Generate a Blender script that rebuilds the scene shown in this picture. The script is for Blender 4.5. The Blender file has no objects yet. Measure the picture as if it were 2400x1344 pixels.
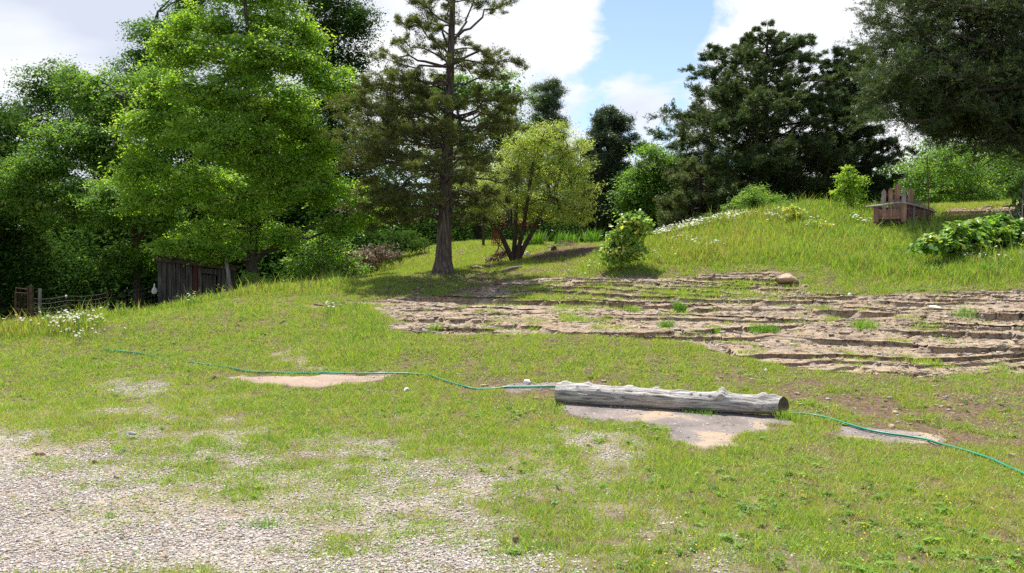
import bpy, math, random
import numpy as np
from mathutils import Vector, Matrix, noise as mnoise
random.seed(5)
rng = np.random.default_rng(11)
sc = bpy.context.scene
COL = sc.collection
F = 2000.0; CAMZ = 1.6; PITCH = math.atan((672 - 620) / F)
SP, CP = math.sin(PITCH), math.cos(PITCH)

# ------------------------------------------------------------------ pixels of the photograph -> world
def dirs(px, py):
    px = np.asarray(px, float); py = np.asarray(py, float)
    x = (px - 1200) / F; u = (672 - py) / F
    return x, CP + u * SP, u * CP - SP
def at(px, py, Y):
    x, y, z = dirs(px, py)
    t = np.asarray(Y, float) / y
    return np.stack([x * t, y * t, CAMZ + z * t], -1)

# ------------------------------------------------------------------ noise
_tab = np.random.default_rng(3).random((256, 256))
def vnoise(x, y, seed=0):
    x = np.asarray(x, float) + seed * 17.31; y = np.asarray(y, float) + seed * 9.77
    xi = np.floor(x).astype(int); yi = np.floor(y).astype(int)
    fx = x - xi; fy = y - yi
    fx = fx * fx * (3 - 2 * fx); fy = fy * fy * (3 - 2 * fy)
    a = _tab[xi & 255, yi & 255]; b = _tab[(xi + 1) & 255, yi & 255]
    c = _tab[xi & 255, (yi + 1) & 255]; d = _tab[(xi + 1) & 255, (yi + 1) & 255]
    return (a * (1 - fx) + b * fx) * (1 - fy) + (c * (1 - fx) + d * fx) * fy
def fbm(x, y, seed=0, oct=4):
    s = 0; a = 0.5; n = 0
    for k in range(oct):
        s = s + a * vnoise(x * 2 ** k, y * 2 ** k, seed + k * 3); n += a; a *= 0.55
    return s / n * 2 - 1          # -1..1
def sst(a, b, x):
    t = np.clip((x - a) / (b - a), 0, 1)
    return t * t * (3 - 2 * t)

# ------------------------------------------------------------------ the lie of the land (thin plate through surveyed points)
CT = [(0,1344,4.4),(600,1344,4.4),(1200,1344,4.4),(1800,1344,4.4),(2400,1344,4.45),
      (0,1150,6.0),(800,1150,6.05),(1600,1150,6.1),(2400,1150,6.15),
      (0,1000,8.3),(600,1000,8.35),(1200,1000,8.4),(1800,1000,8.45),(2400,1020,8.1),
      (0,900,11.0),(500,890,11.2),(1000,880,11.0),(1500,885,10.6),(2300,885,10.5),
      (0,830,13.2),(500,800,13.6),(1000,800,12.6),(1500,790,12.4),(1800,850,11.2),(2400,850,11.3),
      (0,775,14.8),(240,745,15.5),(450,715,17.0),(560,692,18.4),(700,680,19.8),(870,705,16.8),(850,650,22),
      (950,600,28),(1010,578,32),(1100,575,28),(1040,642,20),(1210,612,22.5),(1300,590,24),(1400,577,24.5),
      (1300,655,19),(1500,652,18.2),(1750,645,17.3),(2000,682,15.5),(2300,695,14.0),(1450,612,18.6),
      (1560,548,22),(1700,508,23),(1850,490,23.3),(2000,495,23.3),(2200,482,24.2),(2390,474,24.6),
      (2110,545,20.2),(2280,600,16.6),(1700,600,18.7),(1850,560,19.8),(2000,620,17.2),(1600,572,20.3),(2390,560,17.6)]
P = at([c[0] for c in CT], [c[1] for c in CT], [c[2] for c in CT])
EX = [(-6,0,0),(6,0,0),(0,-4,0),(-12,-4,0),(12,-4,0),(-14,6,0),(14,6,.1),(-8,19,-.2),(-12,19,-.3),(-9.5,23,.15),(-7,22.6,.6),(-18,15,.1),(-20,25,-.9),
      (-14,32,-.9),(-22,42,-1),(-6,34,1.0),(-8,45,.6),(0,42,2.1),(-1,36,2.1),(5,34,2.2),(8,44,2.6),(6,28,2.4),(12,30,3.3),(15,44,3.8),(22,44,4.2),(22,30,3.9),(20,20,3.0),(18,13,1.3),(16,9,.3),
      (-6,24,.75),(3,30,2.25)]
P = np.vstack([P, np.array(EX, float)])
def _tps_k(r2): return np.where(r2 > 1e-12, r2 * np.log(r2 + 1e-12), 0)
_n = len(P)
_K = _tps_k(((P[:, None, :2] - P[None, :, :2]) ** 2).sum(-1)) + np.eye(_n) * 2.0
_A = np.zeros((_n + 3, _n + 3)); _A[:_n, :_n] = _K
_A[:_n, _n] = 1; _A[:_n, _n + 1:] = P[:, :2]; _A[_n, :_n] = 1; _A[_n + 1:, :_n] = P[:, :2].T
_w = np.linalg.solve(_A, np.concatenate([P[:, 2], np.zeros(3)]))
GX0, GX1, GY0, GY1, GS = -32.0, 32.0, -6.0, 50.0, 0.1
gx = np.arange(GX0, GX1 + GS / 2, GS); gy = np.arange(GY0, GY1 + GS / 2, GS)
GXX, GYY = np.meshgrid(gx, gy, indexing='ij')
_cx = np.clip(GXX, -22, 22); _cy = np.clip(GYY, -4, 45)
TZ = _w[_n] + _w[_n + 1] * _cx + _w[_n + 2] * _cy
for k in range(_n):
    TZ = TZ + _w[k] * _tps_k((_cx - P[k, 0]) ** 2 + (_cy - P[k, 1]) ** 2)
def bil(T, x, y):
    u = np.clip((np.asarray(x, float) - GX0) / GS, 0, T.shape[0] - 1.001); v = np.clip((np.asarray(y, float) - GY0) / GS, 0, T.shape[1] - 1.001)
    i = u.astype(int); j = v.astype(int); a = u - i; b = v - j
    return (T[i, j] * (1 - a) + T[i + 1, j] * a) * (1 - b) + (T[i, j + 1] * (1 - a) + T[i + 1, j + 1] * a) * b
def zs(x, y): return bil(TZ, x, y)
def cast(px, py, y0=3.0, y1=44.0):
    """world XY where the view through a photo pixel first meets the land"""
    px = np.atleast_1d(np.asarray(px, float)); py = np.atleast_1d(np.asarray(py, float))
    Ys = np.exp(np.linspace(math.log(y0), math.log(y1), 900))
    x, y, z = dirs(px, py)
    T = Ys[None, :] / y[:, None]
    X = x[:, None] * T; Z = CAMZ + z[:, None] * T
    below = Z <= zs(X, np.broadcast_to(Ys, X.shape))
    idx = np.where(below.any(1), below.argmax(1), len(Ys) - 1)
    Y = Ys[idx]
    return np.stack([x * Y / y, Y], -1)
def poly_sd(pts):
    """signed distance (metres, + inside) on the grid to the outline given in photo pixels"""
    pts = np.array(pts, float); q = []
    for i in range(len(pts)):
        a, b = pts[i], pts[(i + 1) % len(pts)]
        for t in (0, .25, .5, .75): q.append(a + (b - a) * t)
    q = np.array(q); w = cast(q[:, 0], q[:, 1])
    return world_sd(w)
def world_sd(w):
    d = np.full(GXX.shape, 1e9); ins = np.zeros(GXX.shape, bool)
    for i in range(len(w)):
        a = w[i]; b = w[(i + 1) % len(w)]; e = b - a; L = (e ** 2).sum() + 1e-12
        t = np.clip(((GXX - a[0]) * e[0] + (GYY - a[1]) * e[1]) / L, 0, 1)
        d = np.minimum(d, (GXX - a[0] - t * e[0]) ** 2 + (GYY - a[1] - t * e[1]) ** 2)
        c = (a[1] > GYY) != (b[1] > GYY)
        with np.errstate(divide='ignore', invalid='ignore'):
            xi = (b[0] - a[0]) * (GYY - a[1]) / (b[1] - a[1] if b[1] != a[1] else 1e-9) + a[0]
        ins ^= c & (GXX < xi)
    return np.where(ins, 1, -1) * np.sqrt(d)

SD_ROCK = poly_sd([(690,718),(780,712),(870,703),(960,699),(1050,690),(1110,675),(1200,657),(1300,648),(1440,650),(1560,652),(1640,640),(1800,636),(1880,655),(1930,682),(2050,692),(2200,688),(2400,680),(2600,684),
                   (2600,892),(2400,884),(2150,880),(1900,868),(1760,838),(1640,808),(1500,790),(1350,786),(1200,786),(1100,784),(930,778),(905,740),(860,716),(760,720)])
SD_ROCK2 = poly_sd([(2150,508),(2230,490),(2400,474),(2520,474),(2520,520),(2400,514),(2300,516),(2190,516)])
SD_GPATCH = np.maximum.reduce([poly_sd([(1190,674),(1290,662),(1430,668),(1450,688),(1330,702),(1200,696)]),
                               poly_sd([(1450,662),(1560,668),(1700,655),(1800,650),(1900,655),(1990,690),(1800,700),(1660,700),(1500,694)])])
SLABS = [([(1310,945),(1420,950),(1560,955),(1700,965),(1850,980),(1825,1010),(1750,1022),(1705,1054),(1640,1058),(1590,1040),(1550,1002),(1480,1000),(1400,988),(1330,975)],
          'flat grey and tan rock slab along the near side of the grey log'),
         ([(535,886),(600,881),(770,885),(915,880),(890,890),(800,903),(740,908),(600,901),(545,898)], 'pinkish tan sandstone strip just below the hose in the lawn'),
         ([(1960,1000),(2050,1006),(2205,1022),(2190,1036),(2050,1040),(1985,1022)], 'dark flat stone slab crossed by the green hose right of the log'),
         ([(1160,914),(1200,903),(1310,900),(1320,914),(1180,920)], 'narrow grey stone slab under the hose at the left end of the log')]
SD_SLAB = [poly_sd(s[0]) for s in SLABS]
SD_DRIVE = poly_sd([(-400,960),(0,975),(250,985),(430,1060),(700,1085),(880,1072),(1080,1110),(1250,1165),(1350,1245),(1400,1344),(1450,1600),(-900,1600)])
SD_GRAV2 = np.maximum.reduce([poly_sd([(640,835),(740,842),(770,866),(680,874)]), poly_sd([(1310,1000),(1400,1010),(1470,1060),(1400,1078),(1330,1045)]),
                              poly_sd([(230,880),(330,890),(420,930),(330,940),(240,925)])])
SD_DIRT = np.maximum(poly_sd([(1800,895),(2100,895),(2420,900),(2550,960),(2450,1060),(2200,1045),(1950,1005),(1860,960)]), poly_sd([(1120,905),(1300,880),(1560,895),(1500,915),(1150,915)]) )
SD_CEDARSHADOW = poly_sd([(880,690),(1000,650),(1180,640),(1300,640),(1180,665),(1050,690),(930,698)])  # cedar's cast shadow put into the ground colour as bare soil
SD_MOUND = poly_sd([(1235,603),(1300,586),(1400,575),(1430,590),(1320,608),(1240,614)])
SD_TALL = poly_sd([(1400,590),(1560,548),(1700,508),(1850,490),(2000,492),(2150,490),(2450,500),(2600,680),(2300,675),(2000,670),(1900,630),(1640,632),(1440,640),(1330,632)])
SD_BROW = poly_sd([(-300,800),(0,800),(120,790),(230,775),(260,745),(200,735),(0,745),(-300,780)])
SD_EDGE = poly_sd([(240,760),(420,725),(560,700),(680,695),(850,690),(830,660),(680,650),(560,670),(400,700),(240,735)])
SD_LEFTG = poly_sd([(760,700),(900,720),(925,790),(860,880),(760,850),(800,760)])

def masks(x, y):
    n1 = fbm(x * 1.3, y * 1.3, 5, 4); n2 = fbm(x * 4, y * 4, 9, 3)
    rock = np.maximum(sst(-.12, .12, bil(SD_ROCK, x, y) + n1 * .22 + n2 * .08), sst(-.12, .12, bil(SD_ROCK2, x, y) + n1 * .2))
    slab = [sst(-.05, .05, bil(s, x, y) + n2 * .19 + n1 * .12) for s in SD_SLAB]
    dr = bil(SD_DRIVE, x, y)
    grav = np.maximum(sst(-1.3, 1.7, dr + n1 * 1.6 + n2 * .9), sst(-.35, .55, bil(SD_GRAV2, x, y) + n1 * .5 + n2 * .5) * .85)
    dirt = np.maximum(sst(-.5, .5, bil(SD_DIRT, x, y) + n1 * .8), sst(-.5, .4, bil(SD_CEDARSHADOW, x, y) + n1 * .6) * .8)
    dirt = np.maximum(dirt, sst(-.3, .3, bil(SD_MOUND, x, y) + n1 * .3))
    return rock, slab, grav, dirt, n1, n2

_lvA = np.concatenate([[-2.0], -2.0 + np.cumsum(np.random.default_rng(21).choice([.045, .07, .10, .14, .19], 110, p=[.3, .27, .2, .14, .09]))])
_lvB = np.concatenate([[-2.0], -2.0 + np.cumsum(np.random.default_rng(22).choice([.018, .028, .04, .055], 260, p=[.3, .3, .25, .15]))])
def _step(lv, s, r):
    i = np.clip(np.searchsorted(lv, s) - 1, 0, len(lv) - 2); lo = lv[i]; th = lv[i + 1] - lo; t = (s - lo) / th
    h = lo + th * (.10 * t + .90 * sst(1 - r, 1, t))
    lip = np.where(t > .95, (t - .95) / .05, np.where(t < .16, 1 - t / .16, 0)) * np.clip(th / .09, .2, 1.6)
    return h - s, lip
def terrace(x, y, zb):
    s = zb + fbm(x * .3, y * 1.0, 31, 4) * .12 + fbm(x * 1.5, y * 4, 37, 3) * .013 + x * .012
    j = fbm(x * 1.7 + 3, y * .8, 43, 3)                       # joints break the beds into blocks
    s = s + np.exp(-(j / .03) ** 2) * -.02
    aA = sst(-.60, -.05, fbm(x * .4, y * 1.6, 45, 3)); aB = sst(-.6, -.05, fbm(x * .7, y * 2.4, 47, 3))
    dA, lA = _step(_lvA, s, .17); dB, lB = _step(_lvB, s + .013, .22)
    h = s + dA * aA + dB * aB * (1.0 - .25 * aA) + fbm(x * 5, y * 15, 41, 4) * .013 + fbm(x * 16, y * 22, 42, 2) * .005
    return zb + (h - s), lA * aA + .6 * lB * aB
SLABZ = 0.0
def surf(x, y, full=False):
    """final ground height; full also returns masks and lip offset"""
    zb = zs(x, y)
    rock, slab, grav, dirt, n1, n2 = masks(x, y)
    sl = np.maximum.reduce(slab)
    z = zb + (fbm(x * .9, y * .9, 61, 3) * .03 + fbm(x * 5, y * 5, 67, 3) * .012) * (1 - sl) * np.clip(1 - rock, 0, 1)
    tz, lip = terrace(x, y, zb)
    z = z * (1 - rock) + tz * rock
    z = z + sl * .012 + bil(np.maximum(SD_MOUND, -.6), x, y).clip(-.3, .5) * .12 * (bil(SD_MOUND, x, y) > -.3) + .036 * (bil(SD_MOUND, x, y) > -.3)
    if full: return z, rock, slab, grav, dirt, lip, n1, n2
    return z

# ------------------------------------------------------------------ mesh + object helpers
def mesh_np(name, V, Fc, mat, parent=None, attrs=None, smooth=False):
    """V (N,3); Fc (M,k) one size of face"""
    me = bpy.data.meshes.new(name)
    V = np.ascontiguousarray(V, np.float32); Fc = np.ascontiguousarray(Fc, np.int32)
    M, k = Fc.shape
    me.vertices.add(len(V)); me.vertices.foreach_set('co', V.ravel())
    me.loops.add(M * k); me.loops.foreach_set('vertex_index', Fc.ravel())
    me.polygons.add(M); me.polygons.foreach_set('loop_start', np.arange(0, M * k, k, dtype=np.int32))
    me.polygons.foreach_set('loop_total', np.full(M, k, np.int32))
    if smooth: me.polygons.foreach_set('use_smooth', np.ones(M, bool))
    me.update(calc_edges=True)
    for an, av in (attrs or {}).items():
        av = np.asarray(av, np.float32)
        if av.ndim == 2:
            a = me.attributes.new(an, 'FLOAT_COLOR', 'POINT'); a.data.foreach_set('color', av.ravel())
        else:
            a = me.attributes.new(an, 'FLOAT', 'POINT'); a.data.foreach_set('value', av)
    me.materials.append(mat)
    o = bpy.data.objects.new(name, me); COL.objects.link(o)
    if parent is not None: o.parent = parent
    return o
def tag(o, label=None, cat=None, group=None, kind=None):
    if label: o['label'] = label
    if cat: o['category'] = cat
    if group: o['group'] = group
    if kind: o['kind'] = kind
    return o
def empty(name, loc, label, cat, group=None):
    o = bpy.data.objects.new(name, None); COL.objects.link(o); o.location = [float(c) for c in loc]
    o.empty_display_size = .3
    tag(o, label, cat, group); sc.view_layers[0].update() if False else None
    return o
class MB:
    """collects solid pieces in world space, builds ONE mesh (made local to its parent)"""
    def __init__(s): s.v = []; s.f = []
    def add(s, vs, fs):
        n = len(s.v); s.v += [tuple(v) for v in vs]; s.f += [tuple(n + i for i in f) for f in fs]
    def box(s, c, size, M=None, j=0):
        hx, hy, hz = [d / 2 for d in size]
        M = M or Matrix.Identity(3); c = Vector([float(a) for a in c])
        vs = [c + M @ Vector((x * hx * (1 + random.uniform(-j, j)), y * hy, z * hz * (1 + random.uniform(-j, j) * .3))) for x in (-1, 1) for y in (-1, 1) for z in (-1, 1)]
        s.add(vs, [(0,1,3,2),(4,6,7,5),(0,4,5,1),(2,3,7,6),(0,2,6,4),(1,5,7,3)])
    def prism(s, poly, t, c, M=None):
        """poly in local xz, thickness t along local y"""
        M = M or Matrix.Identity(3); c = Vector([float(a) for a in c]); n = len(poly)
        vs = [c + M @ Vector((p[0], -t / 2, p[1])) for p in poly] + [c + M @ Vector((p[0], t / 2, p[1])) for p in poly]
        s.add(vs, [tuple(range(n))] + [tuple(range(2 * n - 1, n - 1, -1))] + [(i + n, (i + 1) % n + n, (i + 1) % n, i) for i in range(n)])
    def tube(s, pts, rad, n=8, cap=True):
        pts = [Vector([float(a) for a in p]) for p in pts]
        if not hasattr(rad, '__len__'): rad = [rad] * len(pts)
        rings = []
        for i, p in enumerate(pts):
            d = (pts[min(i + 1, len(pts) - 1)] - pts[max(i - 1, 0)]).normalized()
            a = d.cross(Vector((0, 0, 1)) if abs(d.z) < .9 else Vector((1, 0, 0))).normalized(); b = d.cross(a)
            rings.append([p + (a * math.cos(k * 2 * math.pi / n) + b * math.sin(k * 2 * math.pi / n)) * rad[i] for k in range(n)])
        vs = [v for r in rings for v in r]; fs = []
        for i in range(len(pts) - 1):
            for k in range(n):
                fs.append((i * n + k, i * n + (k + 1) % n, (i + 1) * n + (k + 1) % n, (i + 1) * n + k))
        if cap: fs += [tuple(range(n))[::-1], tuple((len(pts) - 1) * n + k for k in range(n))]
        s.add(vs, fs)
    def lathe(s, prof, c, n=12, M=None):
        M = M or Matrix.Identity(3); c = Vector([float(a) for a in c]); vs = []; fs = []
        for r, z in prof: vs += [c + M @ Vector((r * math.cos(k * 2 * math.pi / n), r * math.sin(k * 2 * math.pi / n), z)) for k in range(n)]
        for i in range(len(prof) - 1):
            for k in range(n): fs.append((i * n + k, i * n + (k + 1) % n, (i + 1) * n + (k + 1) % n, (i + 1) * n + k))
        fs += [tuple(range(n))[::-1], tuple((len(prof) - 1) * n + k for k in range(n))]
        s.add(vs, fs)
    def build(s, name, mat, parent=None, smooth=False, bevel=0):
        me = bpy.data.meshes.new(name)
        o0 = Vector((0, 0, 0))
        if parent is not None:
            o0 = Vector(parent.location)
            if parent.parent is not None: o0 = o0 + parent.parent.location
        else:
            a = np.array(s.v); o0 = Vector((float(a[:, 0].mean()), float(a[:, 1].mean()), float(a[:, 2].min())))
        me.from_pydata([tuple(Vector(v) - o0) for v in s.v], [], s.f); me.update()
        me.materials.append(mat)
        if smooth:
            for p in me.polygons: p.use_smooth = True
        o = bpy.data.objects.new(name, me); COL.objects.link(o)
        if parent is not None: o.parent = parent
        else: o.location = o0
        if bevel:
            m = o.modifiers.new('bevel', 'BEVEL'); m.width = bevel; m.segments = 2; m.limit_method = 'ANGLE'
        return o

# ------------------------------------------------------------------ materials
def new_mat(name):
    m = bpy.data.materials.new(name); m.use_nodes = True
    nt = m.node_tree; nt.nodes.clear()
    out = nt.nodes.new('ShaderNodeOutputMaterial')
    return m, nt, out
def N(nt, t, **kw):
    n = nt.nodes.new(t)
    for k, v in kw.items():
        if k.startswith('i_'):
            n.inputs[k[2:].replace('_', ' ')].default_value = v
        else: setattr(n, k, v)
    return n
def ramp(nt, stops, src):
    r = nt.nodes.new('ShaderNodeValToRGB'); e = r.color_ramp.elements
    while len(e) < len(stops): e.new(.5)
    for k, (p, c) in enumerate(stops):
        e[k].position = p; e[k].color = (*c, 1)
    nt.links.new(src, r.inputs[0]); return r.outputs[0]
def leaf_mat(name, stops, trans=.4, gloss=.018, rough=.5):
    m, nt, out = new_mat(name); L = nt.links.new
    at_ = N(nt, 'ShaderNodeAttribute', attribute_name='tint')
    c = ramp(nt, stops, at_.outputs['Fac'])
    d = N(nt, 'ShaderNodeBsdfDiffuse'); L(c, d.inputs[0])
    t = N(nt, 'ShaderNodeBsdfTranslucent')
    g = N(nt, 'ShaderNodeMix', data_type='RGBA', blend_type='MULTIPLY'); g.inputs[0].default_value = 1
    L(c, g.inputs[6]); g.inputs[7].default_value = (1.5, 1.45, .7, 1); L(g.outputs[2], t.inputs[0])
    mx = N(nt, 'ShaderNodeMixShader'); mx.inputs[0].default_value = trans
    L(d.outputs[0], mx.inputs[1]); L(t.outputs[0], mx.inputs[2])
    gl = N(nt, 'ShaderNodeBsdfGlossy'); gl.inputs['Roughness'].default_value = rough; gl.inputs[0].default_value = (1, 1, 1, 1)
    mx2 = N(nt, 'ShaderNodeMixShader'); mx2.inputs[0].default_value = gloss
    L(mx.outputs[0], mx2.inputs[1]); L(gl.outputs[0], mx2.inputs[2]); L(mx2.outputs[0], out.inputs[0])
    return m
def noise_mat(name, stops, scale=8, stretch=(1, 1, 1), rough=.85, bump=.3, bscale=None, detail=8, dist=0, metal=0, bdist=.01):
    m, nt, out = new_mat(name); L = nt.links.new
    tc = N(nt, 'ShaderNodeTexCoord'); mp = N(nt, 'ShaderNodeMapping'); mp.inputs['Scale'].default_value = stretch
    L(tc.outputs['Object'], mp.inputs[0])
    n = N(nt, 'ShaderNodeTexNoise', i_Scale=scale, i_Detail=detail, i_Distortion=dist); L(mp.outputs[0], n.inputs['Vector'])
    c = ramp(nt, stops, n.outputs[0])
    b = N(nt, 'ShaderNodeBsdfPrincipled', i_Roughness=rough, i_Metallic=metal); L(c, b.inputs['Base Color'])
    if bump:
        n2 = N(nt, 'ShaderNodeTexNoise', i_Scale=bscale or scale * 2.5, i_Detail=6.0); L(mp.outputs[0], n2.inputs['Vector'])
        bp = N(nt, 'ShaderNodeBump', i_Strength=bump, i_Distance=bdist); L(n2.outputs[0], bp.inputs['Height']); L(bp.outputs[0], b.inputs['Normal'])
    L(b.outputs[0], out.inputs[0]); return m

M = {}
M['bark_cedar'] = noise_mat('bark_cedar', [(.3, (.035, .025, .02)), (.5, (.085, .065, .05)), (.72, (.22, .19, .165))], 9, (3, 3, .35), bump=.9, bdist=.03)
M['bark_dark'] = noise_mat('bark_dark', [(.3, (.025, .02, .016)), (.6, (.07, .055, .042)), (.8, (.12, .10, .08))], 9, (3, 3, .5), bump=.8, bdist=.02)
M['bark_red'] = noise_mat('bark_red', [(.3, (.03, .017, .013)), (.6, (.07, .04, .03)), (.8, (.12, .08, .06))], 9, (2, 2, .5), bump=.8, bdist=.02)
M['twig'] = noise_mat('twig', [(.3, (.10, .08, .065)), (.7, (.22, .19, .165))], 4, bump=0)
G = leaf_mat
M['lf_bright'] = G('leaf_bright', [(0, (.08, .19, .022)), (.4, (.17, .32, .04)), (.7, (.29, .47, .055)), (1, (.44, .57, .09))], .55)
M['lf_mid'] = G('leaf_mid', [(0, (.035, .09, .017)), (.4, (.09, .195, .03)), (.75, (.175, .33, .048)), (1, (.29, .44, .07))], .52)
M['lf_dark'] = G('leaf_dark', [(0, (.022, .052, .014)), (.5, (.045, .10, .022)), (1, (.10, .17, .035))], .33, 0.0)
M['lf_willow'] = G('leaf_willow', [(0, (.18, .27, .06)), (.4, (.33, .43, .09)), (.8, (.48, .56, .15)), (1, (.62, .62, .25))], .52)
M['lf_cedar_c'] = G('leaf_cedar_brownish', [(0, (.055, .055, .02)), (.4, (.105, .14, .034)), (.75, (.16, .21, .042)), (1, (.24, .20, .08))], .38, .02)
M['lf_cedar_d'] = G('leaf_cedar_dark', [(0, (.025, .045, .016)), (.5, (.058, .10, .03)), (.85, (.11, .17, .045)), (1, (.17, .16, .065))], .32, .025)
M['lf_pine'] = G('leaf_pine', [(0, (.022, .045, .02)), (.5, (.045, .08, .033)), (1, (.10, .15, .05))], .25, .05)
M['lf_bushy'] = G('leaf_vine', [(0, (.07, .16, .025)), (.5, (.15, .31, .045)), (.8, (.29, .42, .06)), (1, (.50, .50, .08))], .5, .035, .45)
M['lf_dead'] = G('leaf_dead', [(0, (.07, .045, .03)), (.5, (.17, .115, .075)), (1, (.30, .23, .16))], .2, .02)
M['grass'] = G('grass_blades', [(0, (.46, .35, .20)), (.12, (.31, .24, .11)), (.22, (.36, .41, .08)), (.5, (.29, .43, .052)), (.76, (.14, .31, .038)), (1, (.04, .12, .018))], .45, .03, .5)
M['petal'] = G('petals', [(0, (.75, .72, .66)), (1, (.82, .82, .80))], .25, .02)
M['yellow'] = G('yellow_petals', [(0, (.75, .5, .02)), (1, (.8, .6, .05))], .25, .02)

def ground_mat(SC=[(.3, (.15, .13, .12)), (.54, (.26, .22, .20)), (.61, (.42, .32, .22)), (.75, (.50, .35, .22))]):
    m, nt, out = new_mat('land'); L = nt.links.new
    a = N(nt, 'ShaderNodeAttribute', attribute_name='mask'); sp = N(nt, 'ShaderNodeSeparateColor'); L(a.outputs['Color'], sp.inputs[0])
    geo = N(nt, 'ShaderNodeNewGeometry'); pos = geo.outputs['Position']
    def ns(scale, det=6.0, vec=None, dist=0.0, rough=.55):
        n = N(nt, 'ShaderNodeTexNoise', i_Scale=scale, i_Detail=det, i_Distortion=dist, i_Roughness=rough); L(vec or pos, n.inputs['Vector']); return n.outputs[0]
    def mix(f, c1, c2, bt='MIX'):
        x = N(nt, 'ShaderNodeMix', data_type='RGBA', blend_type=bt)
        if isinstance(f, float): x.inputs[0].default_value = f
        else: L(f, x.inputs[0])
        for s, c in ((6, c1), (7, c2)):
            if isinstance(c, tuple): x.inputs[s].default_value = (*c, 1)
            else: L(c, x.inputs[s])
        return x.outputs[2]
    # soil with thatch and moss
    soil = ramp(nt, [(.3, (.045, .03, .021)), (.45, (.10, .07, .045)), (.56, (.18, .135, .085)), (.7, (.12, .14, .045))], ns(7, 9, None, .3, .7))
    dirt = ramp(nt, [(.3, (.06, .038, .027)), (.5, (.14, .092, .063)), (.7, (.27, .19, .13))], ns(22, 8, None, .2, .7))
    # gravel: cells of stone in grey, cream and pink with dark gaps
    v = N(nt, 'ShaderNodeTexVoronoi', i_Scale=70.0, i_Randomness=1.0); L(pos, v.inputs['Vector'])
    sc_ = N(nt, 'ShaderNodeSeparateColor'); L(v.outputs['Color'], sc_.inputs[0])
    stone = ramp(nt, [(0, (.27, .24, .21)), (.35, (.40, .36, .32)), (.7, (.47, .43, .38)), (.9, (.60, .57, .53)), (1, (.42, .28, .2))], sc_.outputs[0])
    gap = ramp(nt, [(0, (1, 1, 1)), (.55, (.95, .93, .9)), (.9, (.42, .36, .3))], v.outputs['Distance'])
    vm = N(nt, 'ShaderNodeMath', operation='MULTIPLY'); L(v.outputs['Distance'], vm.inputs[0]); vm.inputs[1].default_value = 1.0
    grav = mix(1.0, stone, gap, 'MULTIPLY')
    sand = ramp(nt, [(.3, (.33, .25, .18)), (.7, (.47, .38, .29))], ns(3, 6))
    grav = mix(ramp(nt, [(.5, (0, 0, 0)), (.62, (.75, .75, .75))], ns(1.1, 5, None, .3)), grav, sand)
    # bedded sandstone
    mp = N(nt, 'ShaderNodeMapping'); mp.inputs['Scale'].default_value = (.55, 3.2, 7); L(pos, mp.inputs[0])
    rk = ramp(nt, [(.25, (.13, .10, .075)), (.38, (.32, .25, .195)), (.48, (.55, .41, .25)), (.58, (.45, .395, .32)), (.75, (.64, .50, .32))], ns(2.3, 10, mp.outputs[0], .4, .68))
    rk = mix(ramp(nt, [(.44, (0, 0, 0)), (.6, (.8, .8, .8))], ns(6, 9, mp.outputs[0], .3, .7)), rk, (.34, .305, .27))
    rk = mix(ramp(nt, [(.49, (0, 0, 0)), (.6, (.95, .95, .95))], ns(9, 9, None, .5, .78)), rk, ramp(nt, [(.35, (.045, .032, .024)), (.6, (.15, .10, .07))], ns(60, 4)))
    # colour of the separate beds, by height
    sz = N(nt, 'ShaderNodeSeparateXYZ'); L(pos, sz.inputs[0]); wv = N(nt, 'ShaderNodeMath', operation='MULTIPLY_ADD'); L(ns(.6, 4), wv.inputs[0]); wv.inputs[1].default_value = .25; L(sz.outputs[2], wv.inputs[2])
    cb = N(nt, 'ShaderNodeCombineXYZ'); L(wv.outputs[0], cb.inputs[2])
    bed = ramp(nt, [(.35, (.50, .44, .40)), (.5, (.85, .80, .76)), (.65, (1, .93, .84))], ns(22, 3, cb.outputs[0]))
    rk = mix(.75, rk, bed, 'MULTIPLY')
    slab = ramp(nt, SC, ns(1.6, 9, None, .6, .62))
    slab = mix(ramp(nt, [(.6, (0, 0, 0)), (.67, (.8, .8, .8))], ns(26, 5)), slab, (.5, .42, .32))
    # combine: R gravel, G rock, B dirt, A slab
    c = mix(sp.outputs[2], soil, dirt)
    c = mix(sp.outputs[0], c, grav)
    c = mix(sp.outputs[1], c, rk)
    at2 = N(nt, 'ShaderNodeAttribute', attribute_name='slab')
    c = mix(at2.outputs['Fac'], c, slab)
    b = N(nt, 'ShaderNodeBsdfPrincipled', i_Roughness=.95); b.inputs['Specular IOR Level'].default_value = .15
    L(c, b.inputs['Base Color'])
    h = N(nt, 'ShaderNodeMath', operation='MULTIPLY_ADD'); L(v.outputs['Distance'], h.inputs[0]); h.inputs[1].default_value = -.7; L(ns(40, 6, None, 0, .7), h.inputs[2])
    bp = N(nt, 'ShaderNodeBump', i_Strength=.7, i_Distance=.02); L(h.outputs[0], bp.inputs['Height']); L(bp.outputs[0], b.inputs['Normal'])
    L(b.outputs[0], out.inputs[0]); return m
M['land'] = ground_mat()
M['land2'] = ground_mat([(.3, (.24, .18, .14)), (.5, (.37, .275, .21)), (.7, (.46, .345, .26))])

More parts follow.
